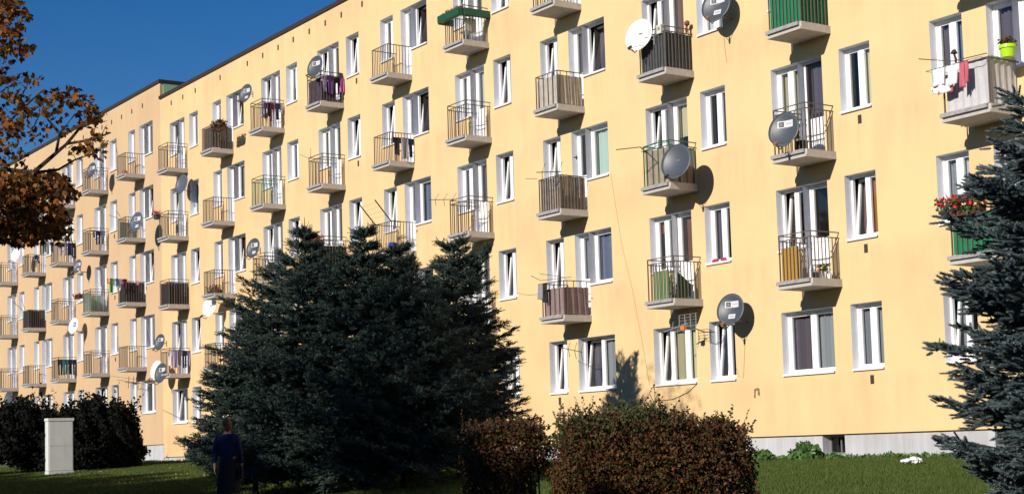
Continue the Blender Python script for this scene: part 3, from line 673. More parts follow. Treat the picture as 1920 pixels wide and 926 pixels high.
def planter(loc, w, d, h, mbox, label, fol=mLeafD, flo=mRedF, nl=160, nf=60, hh=.18, droop=.1, name='flower_box', cat='flower box', ls=.05):
    o = empty(name, loc, 0, label, cat)
    mb = MB(); mb.box(-w/2, w/2, -d/2, d/2, 0, h).box(-w/2-.012, w/2+.012, -d/2-.012, d/2+.012, h-.03, h+.004); mb.build('box', mbox, o)
    leafcloud('foliage', fol, boxpts(nl, -w/2-.03, w/2+.03, -d/2-droop, d/2+.03, h-.04-droop*.4, h+hh), ls, o)
    if nf: leafcloud('blossom', flo, boxpts(nf, -w/2-.04, w/2+.04, -d/2-droop, d/2, h+hh*.25-droop*.3, h+hh+.05), ls*.8, o)
mTerra = mat('brown_plastic_box', (.09, .035, .025), .6)
planter(BP('P9', 1, .42, 1.0, .74), .95, .16, .15, mTerra, 'long box of red geraniums on the front rail of the green screened balcony', nl=420, nf=330, hh=.20, droop=.14, ls=.05)
pz = planter(BP('P9', 1, 1.16, .45, .76), .16, .85, .15, mTerra, 'box of dark red geraniums along the right rail above the green screen', nl=320, nf=300, hh=.24, droop=.10, ls=.05)
# lime pot
o = empty('flower_pot', on(1890, 108, -.55), 0, 'lime green plastic pot clipped to the rail of the tarpaulin balcony', 'flower pot')
pm = MB(); 
for (r0, r1, za, zb) in ((.115, .145, 0, .17), (.165, .165, .17, .235)):
    pm.tube([(0, 0, za), (0, 0, zb)], [r0, r1], 20)
pm.build('pot', mat('lime_plastic', (.42, .75, .01), .4), o); leafcloud('foliage', mRust, boxpts(120, -.15, .15, -.12, .12, .22, .36), .045, o)
planter(BP('S2', 2, .55, 1.0, .72), 1.0, .18, .17, mRedBox, 'maroon trough with red flowers on the balcony just behind the spruce tip', nl=200, nf=120, hh=.14)
planter(BP('S0', 3, .10, .98, .78), .30, .18, .17, mat('dark_teal_box', (.03, .07, .07), .6), 'small dark box of pink flowers under the plain grey dish', flo=mPinkF, nl=60, nf=130, hh=.14)
planter(on(428, 232, -.97)+np.array([-.75, 0, -.12]), .75, .2, .12, mTerra, 'box of withered dark plants at the left of the umber screened balcony', fol=mRust, nl=380, nf=0, hh=.24, droop=.12, ls=.06)
planter(BP('P0', 2, .5, .6, 0), .8, .25, .14, mTerra, 'trough of rusty red plants on the floor of the balcony above the white dish', fol=mRust, flo=mRedF, nl=260, nf=50, hh=.18)
planter(on(148, 560, -.22), .55, .2, .12, mTerra, 'narrow box of rusty plants on a far window sill', fol=mRust, nl=180, nf=40, hh=.1)
planter(BP('S7', 1, .55, .30, 0), .3, .2, .14, mTerra, 'small planter at the door of the balcony with the green striped board', nl=50, nf=0)
# green valance box round the top balcony
mVal = mat('bottle_green_plastic', (.006, .075, .036), .5)
o = MB(); 
a = BP('S4', 4, 0, 0, 0); bx0, bz = a[0], a[2]+.70
o.box(bx0-.06, bx0+1.10, -1.08, -.92, bz, bz+.20).box(bx0+1.03, bx0+1.16, -.90, -.02, bz, bz+.20).box(bx0-.12, bx0-.061, -1.02, -.5, bz-.02, bz+.18)
tg = empty('flower_box', (bx0, -1, bz), 0, 'bottle green troughs wrapped round the rail of the top balcony in the centre', 'flower box'); q = o.build('trough', mVal, tg); q.matrix_parent_inverse = Matrix.Translation((-bx0, 1, -bz))
q = leafcloud('foliage', mLeafD, boxpts(90, bx0, bx0+1.1, -1.05, -.95, bz+.18, bz+.26), .04, tg); q.matrix_parent_inverse = Matrix.Translation((-bx0, 1, -bz))
q = leafcloud('blossom', mPinkF, boxpts(40, bx0+.3, bx0+1.1, -1.05, -.95, bz+.2, bz+.30), .04, tg); q.matrix_parent_inverse = Matrix.Translation((-bx0, 1, -bz))
def simple(name, mb, m, label, cat, group=None, smooth=False): return tag(mb.build(name, m, None, None, smooth), label, cat, group)
x, y, z = BP('S9', 1, .08, .84, .02)
simple('board', MB().box(x, x+.5, y-.0, y+.03, z, z+.72), mYel, 'mustard yellow board leaning behind the bars of a right hand balcony', 'board')
x, y, z = BP('S9', 1, .62, .70, .0)
simple('crate', MB().box(x, x+.22, y, y+.02, z, z+.14).box(x, x+.22, y+.2, y+.22, z, z+.14).box(x, x+.02, y+.02, y+.2, z, z+.14).box(x+.2, x+.22, y+.02, y+.2, z, z+.14).box(x+.02, x+.2, y+.02, y+.2, z, z+.02), mTerra, 'dark crate on the floor beside the mustard board', 'crate')
x, y, z = BP('S9', 1, .93, .45, .0)
o = empty('potted_plant', (x, y, z), 0, 'yellow flowering pot plant at the right end of the balcony with the mustard board', 'plant')
MB().tube([(0, 0, 0), (0, 0, .15)], [.07, .095], 12).build('pot', mPVC, o); leafcloud('foliage', mLeafD, boxpts(60, -.12, .12, -.14, .14, .14, .3), .05, o); leafcloud('blossom', leafmat('yellow_petals', [(.75, .45, .03), (.8, .3, .02)]), boxpts(40, -.14, .14, -.2, .14, .16, .30), .045, o)
x, y, z = BP('S9', 1, .84, .72, .0)
simple('bottle', MB().tube([(x, y, z), (x, y, z+.20), (x, y, z+.25), (x, y, z+.30)], [.04, .04, .018, .016], 10), mat('pale_bottle_plastic', (.6, .65, .7), .2), 'pale bottle standing by the yellow pot plant', 'bottle')
x, y, z = BP('S9', 2, .52, .70, .02)
simple('bin', MB().box(x, x+.2, y, y+.18, z, z+.22).box(x-.01, x+.21, y-.01, y+.19, z+.22, z+.24), mDark, 'small black bin behind the dish on the open balcony', 'bin')
# green striped board on the balcony under the red blind
mG2 = mat('faded_green_stripe', (.12, .26, .09), .8); mG3 = mat('faded_yellow_stripe', (.42, .40, .22), .8)
x, y, z = BP('S7', 1, .16, .80, .02)
o = empty('deck_chair_cloth', (x, y, z), 0, 'green and yellow striped board folded against the railing under the red blind', 'board')
for k in range(9): MB().box(k*.065, k*.065+.063, 0, .02, 0, .70).build('stripe', mG2 if k % 2 == 0 else mG3, o)
x, y, z = BP('S7', 1, .98, .78, .02)
mg = MB(); mg.quad((x-.02, y, z), (x-.02, y+.5, z+.05), (x-.02, y+.55, z+.3), (x-.02, y+.1, z+.62)); mg.quad((x-.04, y, z), (x-.04, y+.5, z+.05), (x-.04, y+.55, z+.3), (x-.04, y+.1, z+.62))
simple('umbrella', mg, mat('dark_green_cloth', (.03, .09, .05), .8), 'folded dark green sunshade leaning at the corner beside the green striped board', 'sunshade')
# box and little figurine on the slate balcony
x, y, z = BP('S7', 3, .75, .9, .86)
o = empty('speaker_box', (x, y, z), 0, 'small cream box with a round opening on the rail of the slate balcony', 'box')
MB().box(0, .17, 0, .14, 0, .22).build('case', mat('cream_plastic', (.6, .57, .48), .5), o); MB().tube([(.085, -.006, .12), (.085, .002, .12)], .045, 12).build('opening', mat('label_grey', (.22, .22, .23)), o)
x, y, z = BP('S7', 3, 1.02, .16, .90)
mb = MB().tube([(x-.03, y, z), (x-.02, y, z+.12), (x, y, z+.2)], [.015, .03, .03], 6).tube([(x+.04, y, z), (x+.03, y, z+.12)], [.012, .02], 6).blob((x+.01, y, z+.26), (.075, .07, .07), 4, .12)
simple('bird_figure', mb, mat('red_brown_wood', (.16, .05, .03), .7), 'small red brown figure perched on the right rail of the slate balcony', 'figure', smooth=True)
x, y, z = BP('P9', 2, .36, .9, .92)
mb = MB().tube([(x, y, z-.05), (x+.01, y, z+.1), (x-.02, y, z+.2)], [.012, .025, .02], 6).blob((x-.03, y, z+.25), (.07, .06, .05), 5, .25)
simple('clothes_peg_bag', mb, mat('dark_red_brown', (.05, .02, .015), .8), 'dark bundle on a stick over the rail of the tarpaulin balcony', 'bundle', smooth=True)
x, y, z = BP('P8', 4, .55, .72, .0)
simple('ball', MB().blob((x, y, z+.11), (.14, .12, .11), 1, .03, 14, 10), mat('orange_plastic', (.8, .12, .02), .5), 'orange ball on the floor of the top balcony left of the joint', 'ball', smooth=True)
x, y, z = BP('P3', 2, .86, .6, .0)
simple('crate', MB().box(x, x+.12, y-.3, y-.05, z+.02, z+.24), mat('bright_blue_plastic', (.01, .09, .55), .5), 'bright blue crate at the right end of the balcony with long dark poles', 'crate')
x, y, z = BP('S1', 2, .62, .5, .3)
simple('hanging_bag', MB().tube([(x, y, z+.32), (x, y, z+.25), (x, y, z+.05), (x, y, z)], [.03, .13, .10, .03], 8), mDark, 'black bag hanging inside the balcony right of the low dark dish', 'bag', smooth=True)
for nm, f, lab in (('S4', 4, 'low pale chair on the top balcony with bottle green troughs'), ('S4', 1, 'pale chair on the balcony half behind the right spruce tip')):
    x, y, z = BP(nm, f, .55, .55, 0)
    o = empty('chair', (x, y, z), 0, lab, 'chair'); cm = mat('pale_chair_plastic', (.45, .47, .45), .5)
    MB().box(0, .36, -.18, .18, .30, .33).build('seat', cm, o); MB().box(.33, .36, -.18, .18, .33, .68).build('backrest', cm, o)
    for a_, b_ in ((.01, -.17), (.01, .15), (.33, -.17), (.33, .15)): MB().box(a_, a_+.02, b_, b_+.02, 0, .30).build('leg', cm, o)
# cloth on the pink sill
p = on(1352, 484, -.0)
mb = MB()
for k, (dx, w_) in enumerate(((-.28, .22), (.02, .2))): mb.blob((p[0]+dx+.1, -.02, ZS+2.8+.05), (w_/2, .05, .045), k, .2, 10, 6)
simple('cloth', mb, mat('crimson_cloth', (.5, .03, .09), .8), 'crimson cloths lying on the window sill between two right hand balcony columns', 'cloth')

# ------------------------------------------------------------------ aerials and clothes arms
def yagi(p, d, L, ne, ew, label, ev=(0, 0, 1), m=mDark, dirs=1, r=.008, vee=0):
    o = empty('tv_aerial', p, 0, label, 'aerial', 'television aerials'); d = np.array(d, float); d /= np.linalg.norm(d); ev = np.array(ev, float); ev /= np.linalg.norm(ev)
    MB().tube([(0, 0, 0), tuple(d*L)], r*1.3, 6).build('boom', m, o)
    for k in range(ne):
        c = d*L*(k+.3)/ne; w = ew*(1-.06*k)
        MB().tube([tuple(c-ev*w-d*vee*w), tuple(c), tuple(c+ev*w-d*vee*w)], r, 5).build('element', m, o)
    return o
yagi(on(853, 374, -1.0), (-.6, -.8, .02), .75, 3, .20, 'aerial with three slanted rods pointing left from the central balcony', ev=(.0, .3, 1), vee=.35)
yagi(on(1052, 322, -1.0), (-.55, -.8, -.0), .65, 3, .26, 'tangled aerial over the rail of the slatted grey brown balcony', ev=(.35, 0, 1), r=.009, vee=.2)
yagi(on(1093, 660, -.45), (-.9, -.5, .25), .75, 4, .24, 'bent aerial across the wall between two ground floor windows', ev=(.35, -.2, 1), vee=.25)
o = empty('tv_aerial', on(1290, 622, -.75), 0, 'grid aerial with an orange cap beside the ground floor window with cream blind', 'aerial', 'television aerials')
mAl = mat('aluminium', (.45, .46, .48), .4, metal=.5); gm = MB()
for k in range(4): gm.tube([(-.30+.2*k, 0, .10), (-.30+.2*k, .0, .42)], .010, 5)
for k in range(5): gm.tube([(-.32, .02, .42-.07*k), (.32, .02, .42-.07*k)], .006, 5)
gm.build('reflector_grid', mAl, o); MB().tube([(0, 0, .2), (-.75, -.12, .05)], .012, 6).build('boom', mAl, o)
for k in range(3): MB().tube([(-.15-.2*k, -.03*k, .0), (-.05-.2*k, -.03*k, .28)], .008, 5).build('element', mAl, o)
MB().box(-.22, -.08, -.05, .03, .06, .15).build('cap', mat('orange_cap', (.7, .2, .03), .5), o); MB().tube([(.1, .0, .12), (.1, .4, .0), (.1, .745, .0)], .014, 6).build('bracket', mSteel, o)
def arm(pts, label, r=.013, m=mDark, name='pole', cat='pole', group='poles on the balconies'):
    mb = MB()
    for s_ in pts: mb.tube([tuple(q) for q in s_], r, 6)
    return tag(mb.build(name, m), label, cat, group)
A = lambda px, py, y: on(px, py, y)
c = 'P3'
a0, a1 = np.array(BP(c, 2, .04, .88, .90)), np.array(BP(c, 2, 1.01, .88, .90))
e0, e1 = on(675, 385, -1.75), on(703, 375, -1.75)
arm([[a0+[.2, .02, .0], a0, e0]], 'left of two long dark poles slanting out over the spruce tops', .02)
arm([[a1+[.0, .35, .0], a1, e1]], 'right of two long dark poles slanting out over the spruce tops', .02)
arm([[a0+(e0-a0)*t, a1+(e1-a1)*t] for t in (.3, .5, .7, .9)], 'thin washing lines strung between two dark poles', .003, mSteel, 'washing_lines', 'washing lines')
arm([[np.array(BP('S7', 2, .1, .9, .95)), on(1200, 276, -1.5), on(1155, 281, -1.9)]], 'brown pole sticking out left from the tan balcony', .013, mSillD)
arm([[np.array(BP('S7', 2, .0, .9, .90)), np.array(BP('S7', 2, 1.03, .9, .98)), np.array(BP('S7', 2, .7, .9, 1.06)), np.array(BP('S7', 2, .1, .98, .93))]], 'thin green frame above the rail of the tan balcony', .009, mRailG)
arm([[np.array(BP('P5', 2, .0, .88, .95)), on(985, 335, -1.2)]], 'thin tan cane left of the slatted balcony', .007, mTerra)
arm([[np.array(BP('P5', 1, 1.0, .6, 1.0)), np.array(BP('P5', 1, .0, .88, 1.0)), on(996, 517, -1.3)], [on(1060, 520, -1.1), on(1012, 513, -1.2)]], 'thin cane airer above the mauve balcony', .008, mSillD)
arm([[np.array(BP('P9', 2, 1.1, .88, .98)), np.array(BP('P9', 2, .3, .9, 1.0)), on(1722, 111, -1.35)]], 'cane pole across the tarpaulin balcony pointing left', .010, mSillD)
arm([[np.array(BP('S2', 3, .05, .88, 1.02)), on(562, 290, -1.25)], [np.array(BP('S2', 3, .2, .88, 1.02)), on(583, 278, -1.2)]], 'pair of thin canes from the open balcony below the purple one', .006, mTerra)
arm([[np.array(BP('P8', 3, .1, .88, .95)), on(205, 403, -1.4)], [np.array(BP('P8', 3, .4, .88, .98)), on(218, 395, -1.3)]], 'pair of thin poles left of the blue grey dish', .012, mSteel)
arm([[np.array(BP('P8', 4, .1, .88, .95)), on(218, 274, -1.3)]], 'thin pole left of the balcony with the orange ball', .010, mTerra)
arm([[np.array(BP('P6', 2, .1, .88, .95)), on(24, 565, -1.5)], [np.array(BP('P6', 2, .4, .88, .98)), on(40, 560, -1.3)]], 'thin poles left of the far black slatted balcony', .012, mSteel)
arm([[on(1145, 325, -.006), on(1165, 455, -.006), on(1185, 540, -.006), on(1204, 640, -.006), on(1218, 722, -.006)]], 'thin rusty cable trailing down the wall between two columns', .004, mat('rusty_cable', (.42, .22, .10), .8), 'cable', 'cable', 'cables on the wall')
arm([[on(1357, 64, -.006), on(1359, 90, -.006), on(1363, 118, -.006)]], 'short thin cable below the topmost wall dish', .006, MATS['rusty_cable'], 'cable', 'cable', 'cables on the wall')
arm([[on(1381, 690, -.006), on(1386, 705, -.006), on(1394, 708, -.006), on(1397, 640, -.006)]], 'thin looping cable beside the lowest dish shadow', .005, MATS['rusty_cable'], 'cable', 'cable', 'cables on the wall')
arm([[on(968, 549, -.006), on(990, 553, -.006), on(1024, 550, -.006)]], 'thin cable between narrow window and mauve balcony', .006, MATS['rusty_cable'], 'cable', 'cable', 'cables on the wall')
arm([[on(1306, 720, -.01), on(1290, 735, -.01), on(1262, 748, -.01), on(1225, 752, -.01), on(1218, 738, -.01)]], 'dark cable looping below the cream blind window', .008, mSillD, 'cable', 'cable', 'cables on the wall')
arm([[on(1415, 745, -.02), on(1415, 730, -.04), on(1421, 727, -.05), on(1422, 740, -.05)]], 'small bent hook on the bare wall left of the ground floor window', .012, mDark, 'wall_hook', 'hook')
arm([[on(205, 704, -.4), on(262, 712, -.4)]], 'faint pole on the wall above the left bushes', .008, mSillD)
arm([[on(305, 768, -.1), on(345, 787, -.5)]], 'faint pole low on the wall left of the spruces', .008, mSillD)
yagi(on(262, 718, -.3), (-.9, -.5, .1), .8, 3, .3, 'spindly aerial beside a low window left of the joint', ev=(.2, 0, 1), r=.012)
yagi(on(1083, 296, -.25), (.05, -1, 0), .12, 1, .06, 'small dark hinge fitting on the white reveal above the slatted balcony', r=.014)

# ------------------------------------------------------------------ vegetation
mBark = mat('grey_brown_bark', (.07, .05, .035), .95, var=.3, scale=8, bump=.6, bscale=20)
mBarkD = mat('dark_bark', (.03, .02, .015), .95, var=.3, scale=8)
def needle_template(n, seed=1, rad=.26, w=.045):
    r = random.Random(seed); V = []; F = []
    for k in range(n):
        t = (k+.5)/n*.92; a = k*2.399; rr = rad*(1-.5*t)
        d = np.array([math.cos(a), 0, math.sin(a)]); s_ = np.array([-math.sin(a), 0, math.cos(a)])
        b = np.array([0, t*.85, 0]); i = len(V)
        V += [b-s_*w, b+s_*w, b+d*rr+np.array([0, .17, 0])]; F.append((i, i+1, i+2))
    i = len(V); V += [np.array([-.04, 0, -.02]), np.array([.04, 0, -.02]), np.array([0, 0, .045]), np.array([0, 1.05, 0])]; F += [(i, i+1, i+3), (i+1, i+2, i+3), (i+2, i, i+3)]
    return np.array(V), np.array(F)
T_FAR = needle_template(8, rad=.36, w=.085); T_NEAR = needle_template(40, rad=.21, w=.06)
def spruce(base, Ht, R, prof, seed, label, m, T, tier=.27, nb=8, tw=.17, nspray=9, ntw=4, group='blue spruces', zmin=.25, leanx=0.0, extra=None, leader=0):
    r = random.Random(seed); root = empty('spruce_tree', base, 0, label, 'spruce', group)
    wood = MB(); wood.tube([(0, 0, -.4), (0, 0, Ht*.4), (leanx*.5, 0, Ht*.8), (leanx, 0, Ht)], [.035*Ht/2, .022*Ht/2, .008*Ht/2, .012], 8)
    P = []; D = []; SC = []
    z = zmin
    ts, rs = zip(*prof)
    while z < Ht*.985:
        t = 1-z/Ht; L0 = R*float(np.interp(t, ts, rs)); n = max(4, int(nb*(.6+.4*min(1, t*2.2)))); a0 = r.random()*6.28
        for k in range(n):
            a = a0+6.283*k/n+r.uniform(-.3, .3); L = L0*r.uniform(.72, 1.12)+.08; zz = z+r.uniform(-.1, .1)
            u = max(0, 1-t*2.0); aa = -.10+.95*u+r.uniform(-.1, .1); bb = .22-.35*u+r.uniform(-.08, .12)
            dirh = np.array([math.cos(a), math.sin(a), 0]); side = np.array([-math.sin(a), math.cos(a), 0])
            def pt(s): return dirh*(L*s)+np.array([leanx*(zz/Ht)**2, 0, zz+L*(aa*s+bb*s*s)])
            wood.tube([pt(0), pt(.5), pt(.97)], [.012+.010*L, .008+.006*L, .005], 4, False)
            ns = max(4, int(nspray*(.4+.6*L/R)))
            for q in range(ns):
                s = .12+.88*(q+r.random()*.6)/ns
                tang = dirh+np.array([0, 0, aa+2*bb*s])
                for sg in (-1, 1):
                    ll = (.42*L*(1-s)+.16)*r.uniform(.7, 1.2); ang = r.uniform(.55, .95)
                    dv = tang*math.cos(ang)+side*sg*math.sin(ang)+np.array([0, 0, r.uniform(-.28, .12)]); dv /= np.linalg.norm(dv)
                    b0 = pt(s); m_ = max(2, int(ntw*ll/.35))
                    for w in range(m_):
                        f = (w+r.random()*.8)/m_
                        p = b0+dv*ll*f+np.array([r.uniform(-.03, .03), r.uniform(-.03, .03), -.10*ll*f*f*2+r.uniform(-.02, .02)])
                        d = dv+np.array([r.gauss(0, .38), r.gauss(0, .38), r.gauss(.05, .17)])
                        P.append(p); D.append(d); SC.append(tw*r.uniform(.7, 1.3))
                P.append(pt(s)); D.append(tang+np.array([0, 0, .2])); SC.append(tw*r.uniform(.9, 1.3))
            P.append(pt(.97)); D.append(dirh+np.array([0, 0, .25+u])); SC.append(tw*1.5)
        z += tier*r.uniform(.8, 1.2)
    if leader:
        wood.tube([(0, 0, Ht-.05), (.01, 0, Ht+leader)], [.014, .006], 5)
        for dx, z0_, dz in ((.13, .0, .10), (-.12, .03, .07), (.07, .08, .10)): wood.tube([(0, 0, Ht+z0_), (dx*.559, dx*.829, Ht+z0_+dz)], [.011, .007], 4); P.append(np.array([dx*.559, dx*.829, Ht+z0_+dz])); D.append(np.array([dx, dx, .2])); SC.append(.09)
    for k in range(20):
        zz = Ht*(1-.02-.15*k/20); P.append(np.array([leanx*(zz/Ht)**2, 0, zz-.05])); a = r.random()*6.28; D.append(np.array([.5*math.cos(a), .5*math.sin(a), .8])); SC.append(tw*.9)
    if extra:
        for (pa, pb) in extra:                                        # a second leader
            pa, pb = np.array(pa), np.array(pb); wood.tube([pa, (pa+pb)/2+[0, 0, -.1], pb], [.03, .022, .008], 5)
            for k in range(240):
                f = r.random()**.8; c = pa+(pb-pa)*f; a = r.random()*6.28; d = np.array([math.cos(a), math.sin(a), r.uniform(.2, .9)])
                P.append(c+d*(1-f)*.45*r.random()); D.append(d+(pb-pa)*.4); SC.append(tw*1.1)
    X, Y, Z = frames(np.array(D)); sc = np.array(SC); sc3 = np.stack([sc*.85, sc, sc*.85], 1)
    print(label[:30], len(P), len(P)*len(T[1]))
    V, F = scatter(T[0], T[1], np.array(P), X, Y, Z, sc3)
    link('crown', np_mesh('crown', V, F, m), root); wood.build('trunk', mBarkD, root)
    return root
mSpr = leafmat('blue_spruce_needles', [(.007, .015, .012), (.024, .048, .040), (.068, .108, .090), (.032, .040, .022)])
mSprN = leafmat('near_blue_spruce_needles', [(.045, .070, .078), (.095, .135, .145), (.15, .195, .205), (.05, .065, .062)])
PROF = [(0, .01), (.06, .04), (.12, .09), (.18, .20), (.28, .42), (.42, .70), (.56, .88), (.72, .98), (.9, 1.0), (1, .96)]
def treebase(px, d):
    p = at(px, 850, d); p[2] = float(ground_z(p[0], p[1])); return p
def tree_at(px, d, ytop): p = treebase(px, d); tp = at(px, ytop, d); return p, tp[2]-p[2]
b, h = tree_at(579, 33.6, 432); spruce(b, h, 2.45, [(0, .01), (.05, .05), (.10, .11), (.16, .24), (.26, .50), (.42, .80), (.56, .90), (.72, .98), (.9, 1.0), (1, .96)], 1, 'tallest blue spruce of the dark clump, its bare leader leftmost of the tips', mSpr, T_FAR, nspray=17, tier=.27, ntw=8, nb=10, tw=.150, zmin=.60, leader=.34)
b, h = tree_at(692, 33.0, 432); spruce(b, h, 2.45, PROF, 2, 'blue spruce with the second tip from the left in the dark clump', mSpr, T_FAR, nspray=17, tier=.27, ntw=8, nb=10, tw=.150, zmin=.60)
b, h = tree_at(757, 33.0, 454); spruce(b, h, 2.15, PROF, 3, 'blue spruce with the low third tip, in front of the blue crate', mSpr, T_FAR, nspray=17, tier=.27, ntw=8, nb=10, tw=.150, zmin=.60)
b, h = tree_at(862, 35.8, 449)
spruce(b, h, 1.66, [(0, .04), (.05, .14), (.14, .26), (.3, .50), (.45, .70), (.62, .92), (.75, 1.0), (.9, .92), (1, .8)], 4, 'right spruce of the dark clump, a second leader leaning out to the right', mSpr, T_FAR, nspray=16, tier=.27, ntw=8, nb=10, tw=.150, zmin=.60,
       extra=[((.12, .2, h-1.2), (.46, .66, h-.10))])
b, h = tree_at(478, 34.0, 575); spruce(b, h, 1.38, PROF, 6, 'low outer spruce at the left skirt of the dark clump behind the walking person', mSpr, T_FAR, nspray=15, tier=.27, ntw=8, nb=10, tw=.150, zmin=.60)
b = at(2102, 900, 17.0); b[2] = float(ground_z(b[0], b[1]))
spruce(b, 6.3, 2.20, [(0, .02), (.1, .05), (.2, .14), (.29, .20), (.34, .46), (.44, .68), (.50, .64), (.60, .70), (.70, .84), (.76, .84), (.81, .76), (.88, .76), (.94, .70), (1, .64)], 5, 'near blue spruce cut off by the right edge of the picture', mSprN, T_NEAR, tier=.40, nb=12, tw=.17, nspray=15, ntw=9, zmin=.15)

# maple with autumn leaves at the top left
def maple():
    mL = leafmat('autumn_maple_leaves', [(.03, .014, .006), (.17, .050, .010), (.36, .12, .015), (.06, .022, .008), (.24, .13, .020), (.06, .05, .010), (.11, .035, .01)], trans=.25)
    tb = at(-260, 860, 26); tb[2] = float(ground_z(tb[0], tb[1])); root = empty('maple_tree', tb, 0, 'autumn maple reaching in from the left edge with brown and orange leaves', 'maple')
    w = MB(); rel = lambda q: np.array(q)-tb; r = random.Random(5)
    fork = at(-250, 520, 26)
    w.tube([(0, 0, -.3), rel(at(-258, 700, 26)), rel(fork)], [.26, .20, .17], 10)
    br = [[(-250, 520, 26), (-150, 380, 26), (-60, 330, 25.6), (10, 318, 25.3), (62, 324, 25.1), (95, 296, 25), (125, 270, 25), (172, 262, 24.9), (205, 250, 24.8)],
          [(62, 324, 25.1), (110, 318, 25.2), (140, 300, 25.2), (168, 290, 25.3)], [(105, 288, 25), (112, 250, 25.1), (140, 215, 25.1), (168, 205, 25)], [(112, 250, 25.1), (90, 225, 25.2), (80, 195, 25.2)],
          [(125, 270, 25), (150, 240, 24.8), (180, 228, 24.8), (196, 215, 24.7)], [(-60, 330, 25.6), (-10, 260, 25.5), (30, 215, 25.4), (80, 170, 25.2), (135, 185, 25.2)], [(30, 215, 25.4), (40, 180, 25.5), (60, 145, 25.4)],
          [(-250, 520, 26), (-200, 300, 26.5), (-130, 160, 26.5), (-50, 60, 26.2), (15, 20, 26)], [(-130, 160, 26.5), (-60, 120, 26.4), (0, 100, 26.2), (40, 92, 26)], [(-150, 380, 26), (-60, 400, 26), (20, 400, 25.8), (80, 385, 25.7), (125, 372, 25.6)],
          [(-60, 400, 26), (0, 440, 25.9), (60, 440, 25.8)], [(-250, 520, 26), (-330, 300, 27), (-380, 100, 27.5)], [(-200, 300, 26.5), (-120, 250, 26), (-40, 200, 25.9), (20, 160, 25.8)]]
    for k, b_ in enumerate(br):
        pts = [rel(at(*q)) for q in b_]; r0 = .06 if k in (0, 7, 11) else .022; w.tube(pts, [r0*(1-.9*i/(len(pts)-1))+.005 for i in range(len(pts))], 6)
    P = []
    def cl(px, py, rx, ry, n, d=25.3, dz=1.0):
        for _ in range(n):
            a = r.random()*6.283; q = math.sqrt(r.random()); P.append(at(px+rx*q*math.cos(a), py+ry*q*math.sin(a), d+r.uniform(-dz, dz)))
    for (px, py, rx, ry, n) in [(20, 30, 34, 36, 150), (8, 80, 34, 30, 130), (45, 92, 20, 16, 40), (10, 10, 30, 30, 90), (-10, 50, 50, 90, 260), (25, 160, 32, 24, 60), (60, 150, 16, 14, 22), (15, 205, 42, 34, 130), (60, 200, 26, 26, 55),
                                (95, 190, 28, 26, 60), (130, 180, 26, 20, 48), (155, 195, 26, 20, 42), (180, 215, 20, 20, 42), (160, 230, 22, 16, 24), (188, 255, 18, 20, 28), (165, 275, 18, 14, 26), (110, 230, 26, 24, 30), (60, 245, 30, 22, 44), (10, 250, 34, 30, 90),
                                (20, 290, 30, 22, 60), (140, 285, 22, 14, 16), (185, 292, 14, 10, 12),
                                (10, 350, 38, 26, 230), (55, 345, 34, 26, 200), (95, 345, 34, 26, 190), (125, 362, 22, 16, 60), (20, 395, 50, 36, 420), (75, 400, 46, 38, 360), (108, 418, 22, 24, 90), (40, 435, 54, 24, 330), (118, 440, 16, 18, 40),
                                (-80, 380, 80, 90, 500), (-110, 150, 110, 160, 700), (-300, 200, 160, 220, 900), (-200, -150, 220, 160, 700), (-30, -60, 60, 60, 200)]:
        cl(px, py, rx, ry, int(n*(.95 if py < 300 and px > -30 else 1.25)))
    for (px, py, q) in [(90, 175, 0), (150, 170, 0), (200, 235, 0), (178, 250, 0), (120, 245, 0), (75, 215, 0)]:
        a_ = at(px, py, 25.1); w.tube([rel(a_), rel(at(px-14, py+26, 25.1))], [.004, .010], 4)
    LT = np.array([(0, 0, 0), (.32, .12, .05), (.5, .5, .02), (.22, .55, -.04), (0, 1, .06), (-.22, .55, -.04), (-.5, .5, .02), (-.32, .12, .05)]); LF = np.array([(0, 1, 2, 3), (0, 3, 4, 5), (0, 5, 6, 7)])
    P = np.array(P); D = RG.normal(size=P.shape); D[:, 2] -= .8; X, Y, Z = frames(D)
    V, F = scatter(LT, LF, P-tb, X, Y, Z, RG.uniform(.07, .135, len(P)))
    link('crown', np_mesh('crown', V, F, mL), root); w.build('trunk', mBarkD, root)
maple()

